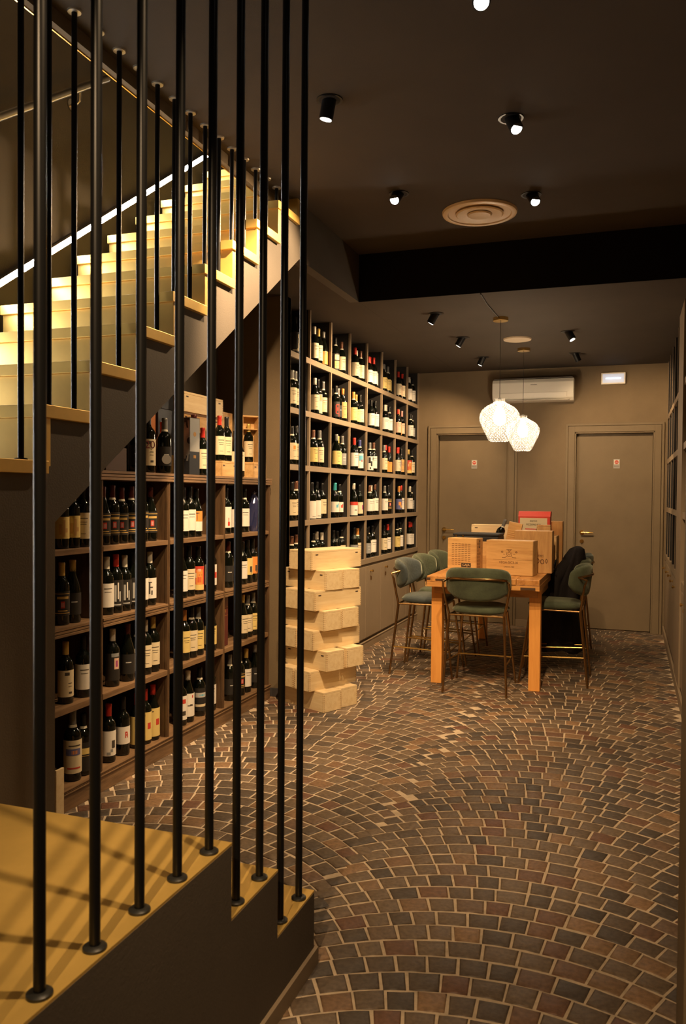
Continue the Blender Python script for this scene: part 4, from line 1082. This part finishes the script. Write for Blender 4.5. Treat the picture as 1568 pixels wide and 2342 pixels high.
def shade_mat():
    m = bpy.data.materials.new('embossed_lamp_glass'); m.use_nodes = True
    nt = m.node_tree; nt.nodes.clear(); L = nt.links
    out = nt.nodes.new('ShaderNodeOutputMaterial')
    tr = nt.nodes.new('ShaderNodeBsdfTransparent'); tr.inputs[0].default_value = (.97, .96, .94, 1)
    tl = nt.nodes.new('ShaderNodeBsdfTranslucent'); tl.inputs[0].default_value = (.95, .92, .86, 1)
    gl = nt.nodes.new('ShaderNodeBsdfGlossy'); gl.inputs['Roughness'].default_value = .14
    m1 = nt.nodes.new('ShaderNodeMixShader'); m1.inputs[0].default_value = .045
    tc = nt.nodes.new('ShaderNodeTexCoord'); sx = nt.nodes.new('ShaderNodeSeparateXYZ'); L.new(tc.outputs['Object'], sx.inputs[0])
    def mth(op, a, b=None):
        q = nt.nodes.new('ShaderNodeMath'); q.operation = op
        for i_, v_ in enumerate((a, b)):
            if v_ is None: continue
            if isinstance(v_, (int, float)): q.inputs[i_].default_value = v_
            else: L.new(v_, q.inputs[i_])
        return q.outputs[0]
    an = mth('MULTIPLY', mth('ARCTAN2', sx.outputs[1], sx.outputs[0]), 16.)
    zz = mth('MULTIPLY', sx.outputs[2], 145.)
    pt = mth('ABSOLUTE', mth('MULTIPLY', mth('SINE', mth('ADD', an, zz)), mth('SINE', mth('SUBTRACT', an, zz))))
    L.new(mth('ADD', mth('MULTIPLY', pt, .17), .015), m1.inputs[0])       # thick knobs scatter more than the grooves
    L.new(tr.outputs[0], m1.inputs[1]); L.new(tl.outputs[0], m1.inputs[2])
    fr_ = nt.nodes.new('ShaderNodeLayerWeight'); fr_.inputs[0].default_value = .22
    m2 = nt.nodes.new('ShaderNodeMixShader')
    L.new(fr_.outputs['Fresnel'], m2.inputs[0]); L.new(m1.outputs[0], m2.inputs[1]); L.new(gl.outputs[0], m2.inputs[2])
    L.new(m2.outputs[0], out.inputs[0])
    return m
M_SHADE = shade_mat()
pendant('embossed glass pendant lamp over the near part of the table', -1.022, 6.71)
pendant('embossed glass pendant lamp hanging farther back near the air conditioner', -1.015, 8.17)
tag(MB().tube([(-1.038, 5.856, ZL-.006), (-1.045, 6.2, ZL-.007), (-1.034, 6.64, ZL-.006)], .004, 8).build('ceiling_cable', pbr('dark_cable', (.05, .04, .03), .6)), 'thin dark cable across the low ceiling to the nearer pendant', 'cable')

# ------------------------------------------------------------------ ceiling fittings
SPOTS = []
def spot(label, x, y, z, aim, W_, size=70, lit=True, head=None, blend=.7, hl=.080):
    t = thing('ceiling_spotlight', label, 'spotlight', (x, y, z), 0, 'black swivel spotlights in the ceiling')
    d = Vector(aim)-Vector((x, y, z-.03)); d.normalize()
    rim = MB(); rim.lathe([(-.004, .050), (-.004, .060), (0, .061)], 32); rim.lathe([(-.0045, .049), (-.0035, .049)], 32, 1)
    rim.build('ceiling_ring', [M_IRON, M_DARK], t, smooth=True)
    dd = Vector((d.x, d.y, d.z))
    tl = math.acos(max(-1, min(1, -dd.z))); tl = min(tl, math.radians(38))
    hz = Vector((d.x, d.y, 0)); hz = hz.normalized() if hz.length > 1e-4 else Vector((1, 0, 0))
    ax = hz*math.sin(tl)+Vector((0, 0, -1))*math.cos(tl)
    if head: ax = Vector(head).normalized()
    p0 = Vector((0, 0, .004)); p1 = Vector((0, 0, -.008))+ax*hl
    MB().cyl(p0, p1, .032, n=28).build('lamp_head', M_IRON, t, smooth=True)
    fc = MB(); fc.cyl(p1, p1+ax*.0012, .0265, n=28)
    fc.build('lamp_face', M_LAMPF if lit else M_DARK, t)
    if lit:
        l = bpy.data.lights.new('spot_light', 'SPOT'); l.energy = W_*SPOT_W; l.color = WARM
        l.spot_size = math.radians(size); l.spot_blend = blend; l.shadow_soft_size = .022
        o = bpy.data.objects.new('spot_light', l); COL.objects.link(o); o.parent = t
        o.location = p1+ax*.012
        o.rotation_euler = d.to_track_quat('-Z', 'Y').to_euler()
    return t
SP = [
 ('black swivel spotlight cut by the top edge of the photo, nearest the camera', -.535, 2.935, ZC, (-1.1, 5.2, 0), 120, 88, True, (.02, -.07, -.09)),
 ('black swivel spotlight in the high ceiling beside the near stair rods', -1.325, 3.518, ZC, (-2.35, 5.0, 1.0), 215, 82, True, (-.25, .06, -1)),
 ('black swivel spotlight tilted right, at the right of the high ceiling', -.567, 3.961, ZC, (-1.0, 6.6, .6), 110, 60, True, (.44, -.50, -.85)),
 ('black swivel spotlight facing the stairs, left of the round diffuser', -1.336, 4.738, ZC, (-2.0, 4.2, 2.5), 75, 100, True, (-.14, -.9, -.72)),
 ('black swivel spotlight right of the round diffuser', -.590, 4.997, ZC, (.33, 5.6, .7), 50, 75, True, (.5, -.8, -.85)),
 ('black swivel spotlight in the low ceiling nearest the left rack', -1.488, 6.404, ZL, (-2.4, 6.5, 1.8), 85, 120, True, (-.62, .15, -.8)),
 ('second swivel spotlight along the left rack in the low ceiling', -1.478, 7.449, ZL, (-2.4, 7.6, 1.7), 75, 120, True, (-.6, .1, -.8)),
 ('farthest left swivel spotlight, in the low ceiling near the back wall', -1.480, 8.569, ZL, (-2.35, 9.2, 1.5), 50, 105, True, (-.5, .2, -.8)),
 ('lit swivel spotlight right of the pendants in the low ceiling', -.545, 7.439, ZL, (.1, 9.5, 1.6), 110, 75, True, (.45, -.1, -.7)),
 ('unlit swivel spotlight at the right, near the back wall', -.558, 8.594, ZL, (-.2, 9.4, 1.5), 0, 70, False, (.35, .2, -.7)),
 ('black swivel spotlight in the high ceiling above the lower landing', -.24, 1.42, ZC, (-1.2, 1.05, .6), 70, 62, True, None),
 ('added unseen swivel spotlight in the high ceiling behind the camera', -.5, -.6, ZC, (-.35, 3.2, .0), 165, 46, True, None),  # unseen lamp, added to brighten the near floor
 ('added unseen swivel spotlight high in the stairwell above the upper flight', -2.45, 2.6, 5.70, (-2.7, 3.0, 3.0), 28, 80, True, None),  # unseen lamp, added for a highlight along the handrail
]
for s_ in SP: spot(*s_)


# round diffuser in the high ceiling and round plate in the low one
t = thing('ceiling_air_diffuser', 'large round cream air diffuser with concentric rings in the high ceiling', 'air vent', (-.935, 5.205, ZC))
CRM = pbr('cream_metal', (.90, .70, .45), .35)
MB().lathe([(-.016, .200), (-.020, .215), (-.014, .232), (0, .237)], 56, cap0=False, cap1=False).build('outer_ring', CRM, t, smooth=True)
MB().lathe([(-.004, .150), (-.010, .196), (-.016, .201)], 56, cap0=False, cap1=False).build('outer_cone', CRM, t, smooth=True)
MB().lathe([(-.012, .080), (-.020, .142), (-.014, .150)], 48, cap0=False, cap1=False).build('middle_cone', CRM, t, smooth=True)
MB().lathe([(-.026, .0), (-.024, .070), (-.016, .078)], 40, cap0=False, cap1=False).build('centre_disc', CRM, t, smooth=True)
MB().lathe([(-.001, .0), (-.001, .2)], 40, cap0=False, cap1=False).build('dark_throat', CRM, t)
tag(MB().lathe([(-.012, .10), (-.012, .125), (0, .130)], 40).build('ceiling_plate', pbr('cream_plate', (.62, .50, .34), .6), smooth=True), 'plain round cream plate in the low ceiling between the pendants', 'cover plate').location = (-1.01, 7.655, ZL)

# air conditioner
t = thing('air_conditioner', 'white split air conditioner high on the back wall between the doors', 'air conditioner', (-1.055, YB, 2.56))
h = .47
body = [(-.002, .0), (-.150, .0), (-.195, .035), (-.212, .085), (-.212, .205), (-.185, .245), (-.002, .250)]
MB().prism(body, 0, -.445, .445).build('casing', M_WHITE, t, bevel=.006)
g = MB()
for q in range(11): g.box(-.42+q*.078, -.42+q*.078+.060, -.165, -.04, .2502, .2515)
for q in range(5): g.box(-.43, .43, -.19+q*.03, -.178+q*.03, .2515, .256)
g.build('top_grille', pbr('grey_grille', (.20, .18, .16), .5), t)
MB().box(-.40, .40, -.205, -.150, .004, .014, 0, Matrix.Rotation(0, 4, 'X')).box(-.36, .38, -.2155, -.2125, .088, .0905).box(.372, .375, -.2145, -.2125, .04, .09).build('air_flap', pbr('flap_white', (.62, .57, .48), .4), t)
MB().box(-.02, .05, -.2135, -.2121, .176, .181).build('badge', pbr('badge_grey', (.10, .09, .08), .5), t)

# emergency light
t = thing('emergency_light', 'white emergency light box glowing bluish high on the back wall', 'light', (-.202, YB, 2.80))
MB().box(-.128, .128, -.045, 0, -.064, .064).build('housing', M_WHITE, t, bevel=.006)
MB().box(-.112, .112, -.047, -.0445, -.048, .048).build('diffuser', pbr('frosted_diffuser', (.62, .66, .70), .4, emit=(.55, .70, 1.0), es=.35), t, bevel=.002)
MB().cyl((-.078, -.0505, 0), (.078, -.0505, 0), .006, n=10).build('tube', M_TUBE, t)
